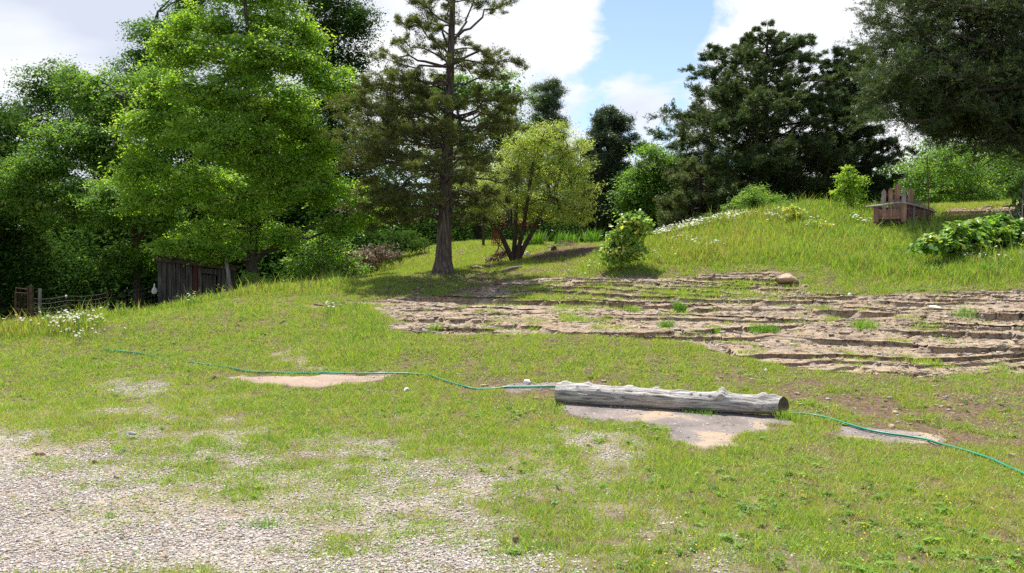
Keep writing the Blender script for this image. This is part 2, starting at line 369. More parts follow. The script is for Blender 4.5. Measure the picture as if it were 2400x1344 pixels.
# ------------------------------------------------------------------ ground sheet
def build_ground():
    rows = np.concatenate([np.arange(-3, 3.2, .12), np.arange(3.2, 9.6, .022), np.arange(9.6, 19.2, .0135), np.arange(19.2, 27, .03), np.arange(27, 46, .15)])
    NC = 1050
    u = np.linspace(-1, 1, NC)
    Y = np.repeat(rows[:, None], NC, 1); X = u[None, :] * (.62 * np.maximum(Y, 0) + 5)
    x = X.ravel(); y = Y.ravel()
    z, rock, slab, grav, dirt, lip, n1, n2 = surf(x, y, True)
    yo = y - lip * rock * .07
    V = np.stack([x, yo, z], -1)
    R, C = len(rows), NC
    i = (np.arange(R - 1)[:, None] * C + np.arange(C - 1)[None, :]).ravel()
    Fq = np.stack([i, i + 1, i + 1 + C, i + C], -1)
    sl = np.maximum.reduce(slab)
    mask = np.stack([grav, rock, dirt, np.ones_like(grav)], -1)
    fr = rock[i] > .5; fg = (grav[i] > .62) & (bil(SD_DRIVE, x[i], y[i]) > -1.2) & ~fr
    cls = np.zeros(len(i), int); cls[fg] = 1; cls[fr] = 2
    for k, s in enumerate(slab): cls[(s[i] > .5) & (cls != 2)] = 3 + k
    names = ['ground', 'gravel_drive', 'rock_ledges'] + ['rock_slab'] * len(SLABS)
    # coarse sheet out to the horizon, sunk under the fine one
    gx_ = np.sinh(np.linspace(-4.2, 4.2, 90)) * 25; gy_ = np.sinh(np.linspace(-3.6, 4.2, 90)) * 25
    XX, YY = np.meshgrid(gx_, gy_, indexing='ij')
    zz = zs(np.clip(XX, -31, 31), np.clip(YY, -5, 49))
    ins = (np.abs(XX) < .62 * np.maximum(YY, 0) + 4.5) & (YY > -3) & (YY < 45)
    near = (np.abs(XX) < .62 * np.maximum(YY, 0) + 9) & (YY > -6) & (YY < 52)
    zz = zz - .5 * near - .6 * ins - .02
    j = (np.arange(89)[:, None] * 90 + np.arange(89)[None, :]).ravel()
    F2 = np.stack([j, j + 90, j + 91, j + 1], -1)
    for k, nm in enumerate(names):
        f = Fq[cls == k]
        used = np.unique(f); remap = np.full(len(V), -1); remap[used] = np.arange(len(used))
        v = V[used]; f = remap[f]; mk = mask[used]; sk = sl[used]
        if k == 0:
            n0 = len(v); v = np.vstack([v, np.stack([XX.ravel(), YY.ravel(), zz.ravel()], -1)])
            f = np.vstack([f, F2 + n0]); mk = np.vstack([mk, np.tile([0, 0, .3, 1], (90 * 90, 1))]); sk = np.concatenate([sk, np.zeros(90 * 90)])
        o = mesh_np(nm, v, f, M['land2' if k == 4 else 'land'], None, {'mask': mk, 'slab': sk}, True)
        if k < 3: tag(o, kind='structure')
        else: tag(o, SLABS[k - 3][1], 'rock slab')
build_ground()

# ------------------------------------------------------------------ scatter positions
def scatter(n, y0, y1, p=1.0, margin=1.5):
    """random XY in the view fan; density falls with distance as Y**-p relative to uniform"""
    u = rng.random(n); e = 2 - p
    Y = (y0 ** e + u * (y1 ** e - y0 ** e)) ** (1 / e)
    X = (rng.random(n) * 2 - 1) * (.6 * Y + margin)
    return X, Y

def blades(x, y, z, h, w, lean, tint, az=None):
    n = len(x)
    az = rng.random(n) * 2 * np.pi if az is None else az
    la = rng.random(n) * 2 * np.pi
    dx, dy = np.cos(az) * w / 2, np.sin(az) * w / 2
    lx, ly = np.cos(la) * lean * h, np.sin(la) * lean * h
    base = np.stack([x, y, z - .005], -1)
    a = base + np.stack([-dx, -dy, 0 * x], -1); b = base + np.stack([dx, dy, 0 * x], -1)
    mid = base + np.stack([lx * .4, ly * .4, h * .6], -1)
    c = mid + np.stack([dx * .75, dy * .75, 0 * x], -1); d = mid + np.stack([-dx * .75, -dy * .75, 0 * x], -1)
    t = base + np.stack([lx, ly, h * np.sqrt(np.clip(1 - lean ** 2 * .5, .2, 1))], -1)
    return a, b, c, d, t
def blade_mesh(name, x, y, z, h, w, lean, tint, mat, tall=False):
    a, b, c, d, t = blades(x, y, z, h, w, lean, tint)
    n = len(x)
    if tall:
        V = np.stack([a, b, c, d, t], 1).reshape(-1, 3); k = np.arange(n)[:, None] * 5
        Fc = np.concatenate([k + [[0, 1, 2]], k + [[0, 2, 3]], k + [[3, 2, 4]]], 1).reshape(-1, 3)
        tt = np.repeat(tint, 5)
    else:
        V = np.stack([a, b, t], 1).reshape(-1, 3); Fc = np.arange(n * 3).reshape(-1, 3); tt = np.repeat(tint, 3)
    return mesh_np(name, V, Fc, mat, None, {'tint': tt})

def build_grass():
    # short turf
    x, y = scatter(2700000, 3.6, 30, 1.15)
    # pull a share of blades into tufts
    m = rng.random(len(x)) < .30
    cell = (.07 + .012 * y) * np.where(rng.random(len(x)) < .5, 1, 2.3)
    cx = (np.floor(x / cell) + _tab[(np.floor(x / cell).astype(int)) & 255, (np.floor(y / cell).astype(int)) & 255]) * cell
    cy = (np.floor(y / cell) + _tab[(np.floor(y / cell).astype(int) + 91) & 255, (np.floor(x / cell).astype(int)) & 255]) * cell
    x = np.where(m, cx + (x - cx) * .45, x); y = np.where(m, cy + (y - cy) * .45, y)
    rock, slab, grav, dirt, n1, n2 = masks(x, y)
    sl = np.maximum.reduce(slab)
    patch = fbm(x * .8, y * .8, 71, 4); fine = fbm(x * 3.2, y * 3.2, 77, 3); vf = fbm(x * 8, y * 8, 79, 2)
    dens = .84 + .45 * patch + .75 * fine + .55 * vf
    dens = dens * (1 - np.clip(grav, 0, 1)) + grav * ((sst(.16, .5, fine * .6 + vf * .5) * .55 + .03) * (1 - .55 * sst(.0, 2.2, bil(SD_DRIVE, x, y))))
    dens = dens * (1 - .9 * dirt * sst(.55, -.15, fine))
    gp = np.clip(bil(SD_GPATCH, x, y) * 2 + .6, 0, 1)
    rd = sst(.08, .40, fine * .5 + patch * .45) * .65 + .9 * gp * sst(-.35, .2, fine + patch * .3)
    dens = dens * (1 - rock) + rock * rd
    dens = dens * (1 - sl)
    dens = dens * (1 - .8 * sst(0, .2, bil(SD_MOUND, x, y)))
    k = rng.random(len(x)) < dens
    x, y = x[k], y[k]; patch = patch[k]; fine = fine[k]; m = m[k]; grav = grav[k]; rock = rock[k]; dirt = dirt[k]; vff = vf[k]
    z = surf(x, y)
    tall = sst(-.3, .8, bil(SD_TALL, x, y)); lg = sst(-.4, .4, bil(SD_LEFTG, x, y))
    h = (.020 + .022 * rng.random(len(x)) + .02 * m * rng.random(len(x)) + .02 * np.clip(fine, 0, 1)) * (1 - .3 * grav) * (1 + .9 * tall + .5 * lg)
    h *= (1 + .8 * (rng.random(len(x)) < .05)) * (1 + .025 * y)
    w = .0042 * (1 + y * .075) * (.7 + .6 * rng.random(len(x)))
    lean = .3 + .9 * rng.random(len(x))
    big = fbm(x * .35, y * .35, 83, 3)
    tint = .46 + .2 * rng.standard_normal(len(x)) + .16 * vff + .18 * fine + .12 * big - .08 * grav + .1 * tall + .12 * lg
    dead = rng.random(len(x)) < (.20 + .22 * np.clip(-fine, 0, 1) + .12 * dirt)
    tint = np.where(dead, .02 + .2 * rng.random(len(x)), np.clip(tint, .2, 1))
    o = blade_mesh('lawn_grass', x, y, z, h, w, lean, tint, M['grass']); tag(o, 'short patchy yellow-green grass of the lawn and drive edge', 'grass', kind='stuff')
    # low broad leaves (clover, plantain) lying in the turf
    x, y = scatter(420000, 3.6, 20, 1.3)
    rock, slab, grav, dirt, n1, n2 = masks(x, y); fine = fbm(x * 2.3, y * 2.3, 91, 3); vf = fbm(x * 7, y * 7, 93, 2)
    dens = sst(-.1, .5, fine + .6 * vf) * (1 - .8 * grav) * (1 - rock * .85) * (1 - np.maximum.reduce(slab))
    k = rng.random(len(x)) < dens; x, y = x[k], y[k]; n = len(x); z = surf(x, y) + .006 + .018 * rng.random(n)
    c = np.stack([x, y, z], -1)
    V, Fc = leaf_quads(c, np.tile([0, 0, 1.], (n, 1)), .014 * (1 + .06 * y), .42, .55)
    o = mesh_np('clover', V, Fc, M['grass'], None, {'tint': np.repeat(np.clip(.62 + .18 * rng.standard_normal(n), .25, 1), 4)})
    tag(o, 'low broad-leaved weeds spread through the lawn', 'ground cover', kind='stuff')
    # rosettes of plantain and dandelion
    x, y = scatter(3600, 3.8, 15, .9, 0); rock, slab, grav, dirt, n1, n2 = masks(x, y); wn = fbm(x * 1.1, y * 1.1, 95, 3)
    k = rng.random(len(x)) < sst(-.35, .7, wn) * (1 - grav) ** 2.5 * (1 - rock) * (1 - np.maximum.reduce(slab)); x, y = x[k], y[k]; n = len(x); z = surf(x, y)
    per = 11; idx = np.repeat(np.arange(n), per); az = rng.random(n * per) * 6.283; R0 = (.013 + .016 * rng.random(n))[idx] * (.6 + .6 * rng.random(n * per))
    ax = np.stack([np.cos(az), np.sin(az), .45 + 0 * az], -1)
    pos = np.stack([x[idx] + R0 * np.cos(az), y[idx] + R0 * np.sin(az), z[idx] + .012 + .02 * rng.random(n * per)], -1)
    V, Fc = leaf_quads(pos, np.tile([0, 0, 1.], (n * per, 1)), R0 * 2.2, .38, .25, ax, .9)
    o = mesh_np('lawn_weeds', V, Fc, M['lf_mid'], None, {'tint': np.repeat(np.clip(.72 + .14 * rng.standard_normal(n)[idx], .3, 1), 4)}); tag(o, 'flat leafy weed rosettes dotted over the lawn', 'weeds', kind='stuff')
    # tall meadow grass on the slope, the brow and edges
    x, y = scatter(1500000, 9, 31, .35, 3)
    tm = np.maximum.reduce([sst(-.2, .9, bil(SD_TALL, x, y)), sst(-.15, .25, bil(SD_BROW, x, y)), .8 * sst(-.2, .5, bil(SD_EDGE, x, y)), .28 * sst(-.3, .4, bil(SD_LEFTG, x, y))])
    rock, slab, grav, dirt, n1, n2 = masks(x, y)
    fine = fbm(x * 1.6, y * 1.6, 97, 4)
    gp = np.clip(bil(SD_GPATCH, x, y) * 2 + .3, 0, 1) * .3
    k = rng.random(len(x)) < np.maximum(tm * (1 - rock), gp) * (.55 + .6 * fine)
    x, y, fine, tm = x[k], y[k], fine[k], tm[k]; n = len(x); z = surf(x, y)
    crest = sst(19, 22.5, y)
    hh = (.05 + .12 * rng.random(n) + .16 * np.clip(fine, 0, 1)) * (.45 + .8 * tm)
    hh *= 1 + .25 * crest; hh *= 1 + .9 * (rng.random(n) < .04)
    big = fbm(x * .45, y * .45, 101, 3)
    tint = .54 + .2 * rng.standard_normal(n) + .22 * big + .16 * fine
    dead = rng.random(n) < .16 + .45 * np.clip(-big, 0, 1)
    tint = np.where(dead, .03 + .18 * rng.random(n), np.clip(tint, .24, .95))
    o = blade_mesh('meadow_grass', x, y, z, hh, .006 * (1 + .05 * y) * (.6 + .8 * rng.random(n)), .15 + .55 * rng.random(n), tint, M['grass'], True)
    tag(o, 'long grass on the slope and along the brow', 'grass', kind='stuff')
    # leafy weeds standing among the long grass
    x, y = scatter(30000, 12, 26, .3, 3)
    tm = np.maximum.reduce([sst(-.1, .8, bil(SD_TALL, x, y)) * .5, sst(-.15, .25, bil(SD_BROW, x, y)) * 1.2, .25 * sst(-.2, .5, bil(SD_EDGE, x, y))]); wn = fbm(x * .9, y * .9, 107, 3)
    k = rng.random(len(x)) < tm * sst(-.05, .4, wn) * (1 - masks(x, y)[0]); x, y = x[k], y[k]; n = len(x); z = surf(x, y)
    H = .12 + .22 * rng.random(n) ** 1.6; per = 16; t = np.tile(np.linspace(.15, 1, per), n); idx = np.repeat(np.arange(n), per)
    rr = .05 * (1.15 - t) * (.5 + rng.random(n * per)); az = rng.random(n * per) * 6.283
    pos = np.stack([x[idx] + rr * np.cos(az), y[idx] + rr * np.sin(az), z[idx] + H[idx] * t], -1)
    V, Fc = leaf_quads(pos, np.tile([0, -.2, .8], (n * per, 1)), .042, .36, .5)
    o = mesh_np('meadow_weeds', V, Fc, M['lf_mid'], None, {'tint': np.repeat(np.clip(.8 + .2 * rng.standard_normal(n)[idx], .3, 1), 4)}); tag(o, 'leafy weeds mixed through the long grass', 'weeds', kind='stuff')
    # grey-brown litter and twiglets on rock and bare soil
    x, y = scatter(220000, 7, 25, .6); rock, slab, grav, dirt, n1, n2 = masks(x, y)
    fine = fbm(x * 2.5, y * 6, 103, 3)
    k = rng.random(len(x)) < (rock * .7 + dirt * .8) * sst(-.15, .5, fine); x, y = x[k], y[k]; n = len(x); z = surf(x, y) + .004
    V, Fc = leaf_quads(np.stack([x, y, z], -1), np.tile([0, 0, 1.], (n, 1)), .022 * (1 + .03 * y), .22, .5)
    o = mesh_np('leaf_litter', V, Fc, M['lf_dead'], None, {'tint': np.repeat(rng.random(n), 4)}); tag(o, 'brown leaf litter and twigs lying on the rock and bare soil', 'leaf litter', kind='stuff')

def leaf_quads(c, nrm, size, wr=.42, tilt=.6, axis=None, axis_mix=0):
    """rhombic leaves at c (N,3); nrm mean normal; returns V,F"""
    n = len(c)
    nn = nrm + rng.standard_normal((n, 3)) * tilt
    nn /= np.linalg.norm(nn, axis=1, keepdims=True) + 1e-9
    a = rng.standard_normal((n, 3))
    if axis is not None: a = a * (1 - axis_mix) + axis * axis_mix * 1.6
    a -= (a * nn).sum(1, keepdims=True) * nn
    a /= np.linalg.norm(a, axis=1, keepdims=True) + 1e-9
    b = np.cross(nn, a)
    L = (size * (.65 + .7 * rng.random(n)))[:, None] if not hasattr(size, '__len__') else (size * (.65 + .7 * rng.random(n)))[:, None]
    V = np.stack([c - a * L * .5, c + b * L * wr * .5 - a * L * .05, c + a * L * .5, c - b * L * wr * .5 - a * L * .05], 1).reshape(-1, 3)
    return V, np.arange(n * 4).reshape(-1, 4)
build_grass()

# ------------------------------------------------------------------ gravel stones
def build_pebbles():
    x, y = scatter(430000, 3.5, 11.5, 1.6, .8)
    rock, slab, grav, dirt, n1, n2 = masks(x, y)
    slb = np.maximum.reduce(slab); k = rng.random(len(x)) < np.maximum(sst(.15, .9, grav), .10 * slb * (fbm(x * 3, y * 3, 127, 3) > .05)) * (.35 + .65 * sst(-.25, .15, fbm(x * 1.1, y * 1.6, 119, 4))); x, y = x[k], y[k]; n = len(x)
    z = surf(x, y)
    s = .0030 + .0070 * rng.random(n) ** 3; s *= 1 + .035 * y
    # distorted octahedron-like stones: 8 verts cube jittered
    base = np.array([[-1,-1,-1],[1,-1,-1],[1,1,-1],[-1,1,-1],[-1,-1,1],[1,-1,1],[1,1,1],[-1,1,1]], float) * .62
    V = base[None] + rng.normal(0, .24, (n, 8, 3))
    V *= np.stack([.8 + .7 * rng.random(n), .8 + .4 * rng.random(n), .45 + .4 * rng.random(n)], -1)[:, None, :]
    az = rng.random(n) * 6.283; ca, sa = np.cos(az)[:, None], np.sin(az)[:, None]
    V = np.stack([V[..., 0] * ca - V[..., 1] * sa, V[..., 0] * sa + V[..., 1] * ca, V[..., 2]], -1) * s[:, None, None]
    V += np.stack([x, y, z + s * .25], -1)[:, None, :]
    f = np.array([[0,3,2,1],[4,5,6,7],[0,1,5,4],[1,2,6,5],[2,3,7,6],[3,0,4,7]])
    Fc = (np.arange(n)[:, None, None] * 8 + f[None]).reshape(-1, 4)
    m, nt, out = new_mat('stones'); L = nt.links.new
    a_ = N(nt, 'ShaderNodeAttribute', attribute_name='tint')
    c = ramp(nt, [(0, (.27, .245, .225)), (.3, (.40, .335, .305)), (.6, (.46, .42, .38)), (.85, (.58, .54, .50)), (.94, (.44, .31, .22)), (1, (.26, .17, .12))], a_.outputs['Fac'])
    b = N(nt, 'ShaderNodeBsdfPrincipled', i_Roughness=.9); b.inputs['Specular IOR Level'].default_value = .2; L(c, b.inputs['Base Color']); L(b.outputs[0], out.inputs[0])
    o = mesh_np('gravel', V.reshape(-1, 3), Fc, m, None, {'tint': np.repeat(rng.random(n), 8)}); tag(o, 'loose pale gravel stones on the drive', 'gravel', kind='stuff')
    M['stones'] = m
    # rubble lying on the ledges
    x, y = scatter(60000, 8.5, 20, .5); rock, slab, grav, dirt, n1, n2 = masks(x, y)
    fine = fbm(x * 1.7, y * 5, 111, 3)
    k = rng.random(len(x)) < np.maximum(rock * sst(-.1, .5, fine), dirt * .12); x, y = x[k], y[k]; n = len(x); z = surf(x, y)
    s = .009 + .034 * rng.random(n) ** 3.5
    V = base[None] + rng.normal(0, .22, (n, 8, 3)); V *= np.array([1.3, 1, .5]); V = V * s[:, None, None] + np.stack([x, y, z + s * .2], -1)[:, None, :]
    Fc = (np.arange(n)[:, None, None] * 8 + f[None]).reshape(-1, 4)
    t = np.where(rng.random(n) < .5, .3 + .3 * rng.random(n), .9 + .1 * rng.random(n))
    o = mesh_np('rubble', V.reshape(-1, 3), Fc, m, None, {'tint': np.repeat(t, 8)}); tag(o, 'small broken stones lying on the rock ledges', 'rubble', kind='stuff')
build_pebbles()

# ------------------------------------------------------------------ branches
def prisms(p0, p1, r0, r1, n=4):
    """many straight tapering sticks at once -> V,F"""
    p0 = np.asarray(p0, float); p1 = np.asarray(p1, float); k = len(p0)
    d = p1 - p0; d /= np.linalg.norm(d, axis=1, keepdims=True) + 1e-9
    ref = np.where(np.abs(d[:, 2:3]) < .9, [[0, 0, 1.]], [[1., 0, 0]])
    a = np.cross(d, ref); a /= np.linalg.norm(a, axis=1, keepdims=True) + 1e-9; b = np.cross(d, a)
    r0 = np.broadcast_to(r0, (k,)); r1 = np.broadcast_to(r1, (k,))
    V = []
    for p, r in ((p0, r0), (p1, r1)):
        for j in range(n):
            th = 2 * np.pi * j / n
            V.append(p + (a * math.cos(th) + b * math.sin(th)) * r[:, None])
    V = np.stack(V, 1)
    f = np.array([[j, (j + 1) % n, n + (j + 1) % n, n + j] for j in range(n)])
    return V.reshape(-1, 3), (np.arange(k)[:, None, None] * 2 * n + f[None]).reshape(-1, 4)
def tubes_np(polys, n=8):
    """polys: list of (pts (k,3), radii (k,))"""
    VV = []; FF = []; off = 0
    for pts, rad in polys:
        pts = np.asarray(pts, float); k = len(pts)
        d = np.gradient(pts, axis=0); d /= np.linalg.norm(d, axis=1, keepdims=True) + 1e-9
        ref = np.where(np.abs(d[:, 2:3]) < .9, [[0, 0, 1.]], [[1., 0, 0]]) if abs(d[:, 2]).max() < .9 else np.tile([[.13, 1., 0]], (k, 1))
        a = np.cross(d, ref); a /= np.linalg.norm(a, axis=1, keepdims=True) + 1e-9; b = np.cross(d, a)
        th = np.arange(n) * 2 * np.pi / n
        V = pts[:, None] + (a[:, None] * np.cos(th)[None, :, None] + b[:, None] * np.sin(th)[None, :, None]) * np.asarray(rad)[:, None, None]
        i = (np.arange(k - 1)[:, None] * n + np.arange(n)[None]).ravel(); j = (np.arange(k - 1)[:, None] * n + (np.arange(n)[None] + 1) % n).ravel()
        VV.append(V.reshape(-1, 3)); FF.append(np.stack([i, j, j + n, i + n], -1) + off); off += k * n
    return np.vstack(VV), np.vstack(FF)
def curve(p0, p1, sag=0., k=7, wob=.04):
    p0 = np.asarray(p0, float); p1 = np.asarray(p1, float); t = np.linspace(0, 1, k)[:, None]
    L = np.linalg.norm(p1 - p0)
    q = p0 + (p1 - p0) * t + np.array([0, 0, 1.]) * (4 * t * (1 - t)) * sag * L
    q[1:-1] += rng.normal(0, wob * L, (k - 2, 3)) * .5
    return q
def join(parts):
    V = []; Fs = []; off = 0
    for v, f in parts:
        V.append(v); Fs.append(f + off); off += len(v)
    return np.vstack(V), np.vstack(Fs)

def make_tree(name, label, cat, base, polys, sticks, leafV, leafF, tint, bark, leaf, group=None, trunk_name='trunk', crown_name='crown'):
    base = np.asarray(base, float)
    e = empty(name, base, label, cat, group)
    parts = [tubes_np(polys)]
    V, Fq = parts[0]
    if sticks: V, Fq = join(parts + [prisms(*s) for s in sticks])
    mesh_np(trunk_name, V - base, Fq, bark, e, None, True)
    mesh_np(crown_name, leafV - base, leafF, leaf, e, {'tint': tint})
    return e

def broadleaf(name, label, cat, base_px, baseY, lobes, bark, leaf, leafsize=.075, dens=1.0, clump=.30, trunk_r=.14, per=75, group=None, droop=.25, wr=.5, stems=None, base=None, depth_r=.8, tint0=.5, fill=.25, core=2.2, sub=10):
    """lobes in photo px: (px, py, rx, ry, Y)"""
    if base is None:
        bx, by = cast(*base_px)[0] if baseY is None else at(base_px[0], base_px[1], baseY)[:2]
        base = np.array([bx, by, surf(np.array([bx]), np.array([by]))[0] - .05])
    base = np.asarray(base, float)
    L = []
    for (px, py, rx, ry, Y) in lobes:
        s = Y / F
        L.append((at(px, py, Y), rx * s, (rx + ry) * .5 * s * depth_r, ry * s))
    top = max(c[2] for c, *_ in L); cx = np.mean([c for c, *_ in L], 0)
    topp = np.array([cx[0], cx[1], top])
    th = top - base[2]
    polys = []; stick0 = []; stick1 = []
    if stems is None:
        tr = curve(base, base + (topp - base) * [.9, .9, .92], 0, 9, .02); polys.append((tr, np.linspace(trunk_r, trunk_r * .25, 9) * np.r_[1.35, 1.05, np.ones(7)]))
        trs = [tr]
    else:
        trs = []
        for pts, r in stems: polys.append((np.array(pts), np.linspace(r, r * .45, len(pts)))); trs.append(np.array(pts))
    C = []; O = []; L2 = []
    for (c, rx, ry, rz) in L:
        if not sub: L2.append((c, rx, ry, rz, c, 1)); continue
        for j in range(sub):
            u = rng.standard_normal(3); u[2] = u[2] * .8 + .1; u /= np.linalg.norm(u); q = rng.uniform(.26, .48)
            L2.append((c + u * np.array([rx, ry, rz]) * rng.uniform(.55, .85), rx * q, ry * q, rz * q * .8, c, 1 if j == 0 else 0))
    for (c, rx, ry, rz, c0, pl) in L2:
        area = (rx * rz + rx * ry + ry * rz) * 4
        nc = max(5, int(area / (clump * clump) * .62 * dens))
        u = rng.standard_normal((nc, 3)); u /= np.linalg.norm(u, axis=1, keepdims=True)
        lump = 1 + .3 * np.array([mnoise.noise(Vector(v * 2.1 + c)) for v in u]) + .10 * rng.standard_normal(nc)
        r = np.where(rng.random(nc) < fill, rng.random(nc) ** .5 * .8, .82 + .22 * rng.random(nc)) * lump
        p = c + u * np.array([rx, ry, rz]) * r[:, None]
        C.append(p); O.append(u)
        # limb
        tr = trs[rng.integers(len(trs))] if stems is None else min(trs, key=lambda q: np.linalg.norm(q[-1] - c))
        hz = c[2] - rz * .5 - np.linalg.norm((c - tr[-1])[:2]) * .5
        kk = int(np.clip(np.searchsorted(tr[:, 2], hz), 1, len(tr) - 1)); s0 = tr[kk]
        rr = max(.012, trunk_r * .38 * (1 - .6 * kk / len(tr)))
        polys.append((curve(s0, c0, .08, 7, .06), np.linspace(rr, rr * .35, 7))) if pl else polys.append((curve(c0, c, .05, 5, .06), np.linspace(rr * .4, rr * .2, 5)))
        m = rng.random(nc) < .45
        st = c + (p[m] - c) * rng.random((m.sum(), 1)) * .3
        stick0.append(st); stick1.append(p[m])
    C = np.vstack(C); O = np.vstack(O); nc = len(C)
    cnt = np.maximum(8, rng.normal(per, per * .3, nc)).astype(int)
    idx = np.repeat(np.arange(nc), cnt); n = len(idx)
    # each clump is a leaning spray: flattened, droopy at the rim
    q = rng.standard_normal((n, 3)) * np.array([.62, .62, .24]) * clump * (.6 + .7 * rng.random(nc))[idx][:, None]
    rad = np.linalg.norm(q[:, :2], axis=1)
    q[:, 2] -= rad * droop
    o = O[idx]; q += o * (q[:, :1] * 0 + np.abs(rng.normal(0, clump * .3, (n, 1))))
    pos = C[idx] + q
    nrm = np.array([0, -.22, .8]) + o * .35
    size = np.full(n, leafsize)
    if core:
        cp = []
        for (c, rx, ry, rz) in L:
            kc = int(core * (rx * rz + rx * ry + ry * rz) * 4 / (leafsize * leafsize) * .075)
            u = rng.standard_normal((kc, 3)); u /= np.linalg.norm(u, axis=1, keepdims=True)
            cp.append(c + u * np.array([rx, ry, rz]) * (rng.random((kc, 1)) ** .6 * .72))
        cp = np.vstack(cp); kc = len(cp)
        pos = np.vstack([pos, cp]); nrm = np.vstack([nrm, np.tile([0, -.1, .7], (kc, 1))]); size = np.concatenate([size, np.full(kc, leafsize * 2.3)])
        idx = np.concatenate([idx, rng.integers(0, nc, kc)]); n += kc
    V, Fq = leaf_quads(pos, nrm, size, wr, .5)
    tint = np.clip(tint0 + .17 * rng.standard_normal(nc)[idx] + .085 * rng.standard_normal(n), 0, 1)
    sticks = [(np.vstack(stick0), np.vstack(stick1), .012, .004)]
    return make_tree(name, label, cat, base, polys, sticks, V, Fq, np.repeat(tint, 4), bark, leaf, group)

def broadleaf_small(*a, **k):
    k.setdefault('sub', 0); k.setdefault('core', .35)
    return broadleaf(*a, **k)
def conifer(name, label, cat, base, top, boughs, bark, leaf, trunk_r=.2, needle=.085, width=.016, tuft_per=14, twig_step=.16, group=None, tuft=.09, up=.15, dead=0, tint0=.5, kink=None, flare=1.5, twl=.42, spl=.38):
    """boughs: (p0, p1, start) world points"""
    base = np.asarray(base, float); top = np.asarray(top, float)
    k = 16; t = np.r_[0, .018, .045, np.linspace(.09, 1, 13)][:, None]
    tr = base + (top - base) * t
    if kink is not None: tr = tr + kink(t)
    rad = trunk_r * (1 - .86 * t[:, 0] ** .9); rad[0] *= flare; rad[1] *= 1 + (flare - 1) * .5; rad[2] *= 1.08
    polys = [(tr, rad)]; S0 = []; S1 = []; SR = []; T = []; D = []
    for (p0, p1, start) in boughs:
        p0 = np.asarray(p0, float); p1 = np.asarray(p1, float); Lb = np.linalg.norm(p1 - p0)
        q = curve(p0, p1, rng.uniform(-.08, .10), 8, .075); rb = .008 + .016 * Lb
        polys.append((q, np.linspace(rb, .006, 8)))
        nt_ = max(4, int(Lb * (1 - start) / twig_step * 2)); s = start + (1 - start) * np.sort(rng.random(nt_)) ** .9
        f = s * 7; i = np.clip(f.astype(int), 0, 6); a = (f - i)[:, None]; o = q[i] * (1 - a) + q[i + 1] * a
        d = q[i + 1] - q[i]; d /= np.linalg.norm(d, axis=1, keepdims=True)
        side = np.cross(d, [0, 0, 1.]); side /= np.linalg.norm(side, axis=1, keepdims=True) + 1e-9
        sg = np.where(rng.random(nt_) < .5, 1, -1)[:, None]
        w = d * rng.uniform(.5, 1.1, (nt_, 1)) + side * sg * rng.uniform(.4, 1.1, (nt_, 1)) + rng.standard_normal((nt_, 3)) * .22; w[:, 2] += up + rng.normal(0, .15, nt_)
        w /= np.linalg.norm(w, axis=1, keepdims=True)
        tl = (twl * Lb * (1.05 - .65 * s) * rng.uniform(.5, 1.15, nt_)).clip(.16, 1.3)[:, None]
        e = o + w * tl
        S0.append(o); S1.append(e)
        m = rng.random(nt_) > dead
        o, e, w, tl = o[m], e[m], w[m], tl[m]
        # second order sprigs
        for rep in range(6):
            f2 = rng.uniform(.25, 1.0, (len(o), 1)); b = o + (e - o) * f2
            w2 = w + rng.standard_normal((len(o), 3)) * .55; w2 /= np.linalg.norm(w2, axis=1, keepdims=True)
            e2 = b + w2 * tl * spl
            S0.append(b); S1.append(e2)
            for g in (.35, .7, 1.0):
                T.append(b + (e2 - b) * g); D.append(w2 + [0, 0, .25])
    S0 = np.vstack(S0); S1 = np.vstack(S1); T = np.vstack(T); D = np.vstack(D)
    idx = np.repeat(np.arange(len(T)), tuft_per); n = len(idx)
    pos = T[idx] + rng.standard_normal((n, 3)) * tuft * np.array([1, 1, .75])
    V, Fq = leaf_quads(pos, np.tile([0, 0, .5], (n, 1)), needle, width / needle, .9, D[idx], .55)
    tint = np.clip(tint0 + .16 * rng.standard_normal(len(T))[idx] + .16 * rng.standard_normal(n), 0, 1)
    thin = len(S0) > 6000
    if thin: sel = rng.random(len(S0)) < 6000 / len(S0); S0, S1 = S0[sel], S1[sel]
    return make_tree(name, label, cat, base, polys, [(S0, S1, .006, .002, 3)], V, Fq, np.repeat(tint, 4), bark, leaf, group)
def ground_pt(px=None, py=None, Y=None, x=None, y=None, dz=0.):
    if x is None:
        if Y is None: x, y = cast(px, py)[0]
        else: x, y = at(px, py, Y)[:2]
    return np.array([x, y, surf(np.array([float(x)]), np.array([float(y)]))[0] + dz])

def auto_boughs(base, top, prof, n, z0, start=.35, rise=.25, jit=.15, yscale=1.0, thr=None):
    """prof(h, side) -> reach in metres at height fraction; side = cos of azimuth (+1 right)"""
    out = []
    for k in range(n):
        f = z0 + (1 - z0) * ((k + rng.random()) / n) * .985
        p0 = base + (top - base) * f
        az = k * 2.399 + rng.normal(0, .3)
        r = prof(f, math.cos(az)) * rng.uniform(1 - jit * 2, 1 + jit)
        rs = rise + rng.normal(0, .1)
        out.append((p0, p0 + np.array([math.cos(az) * r, math.sin(az) * r * yscale, rs * r]), start + rng.uniform(-.08, .1)))
    return out

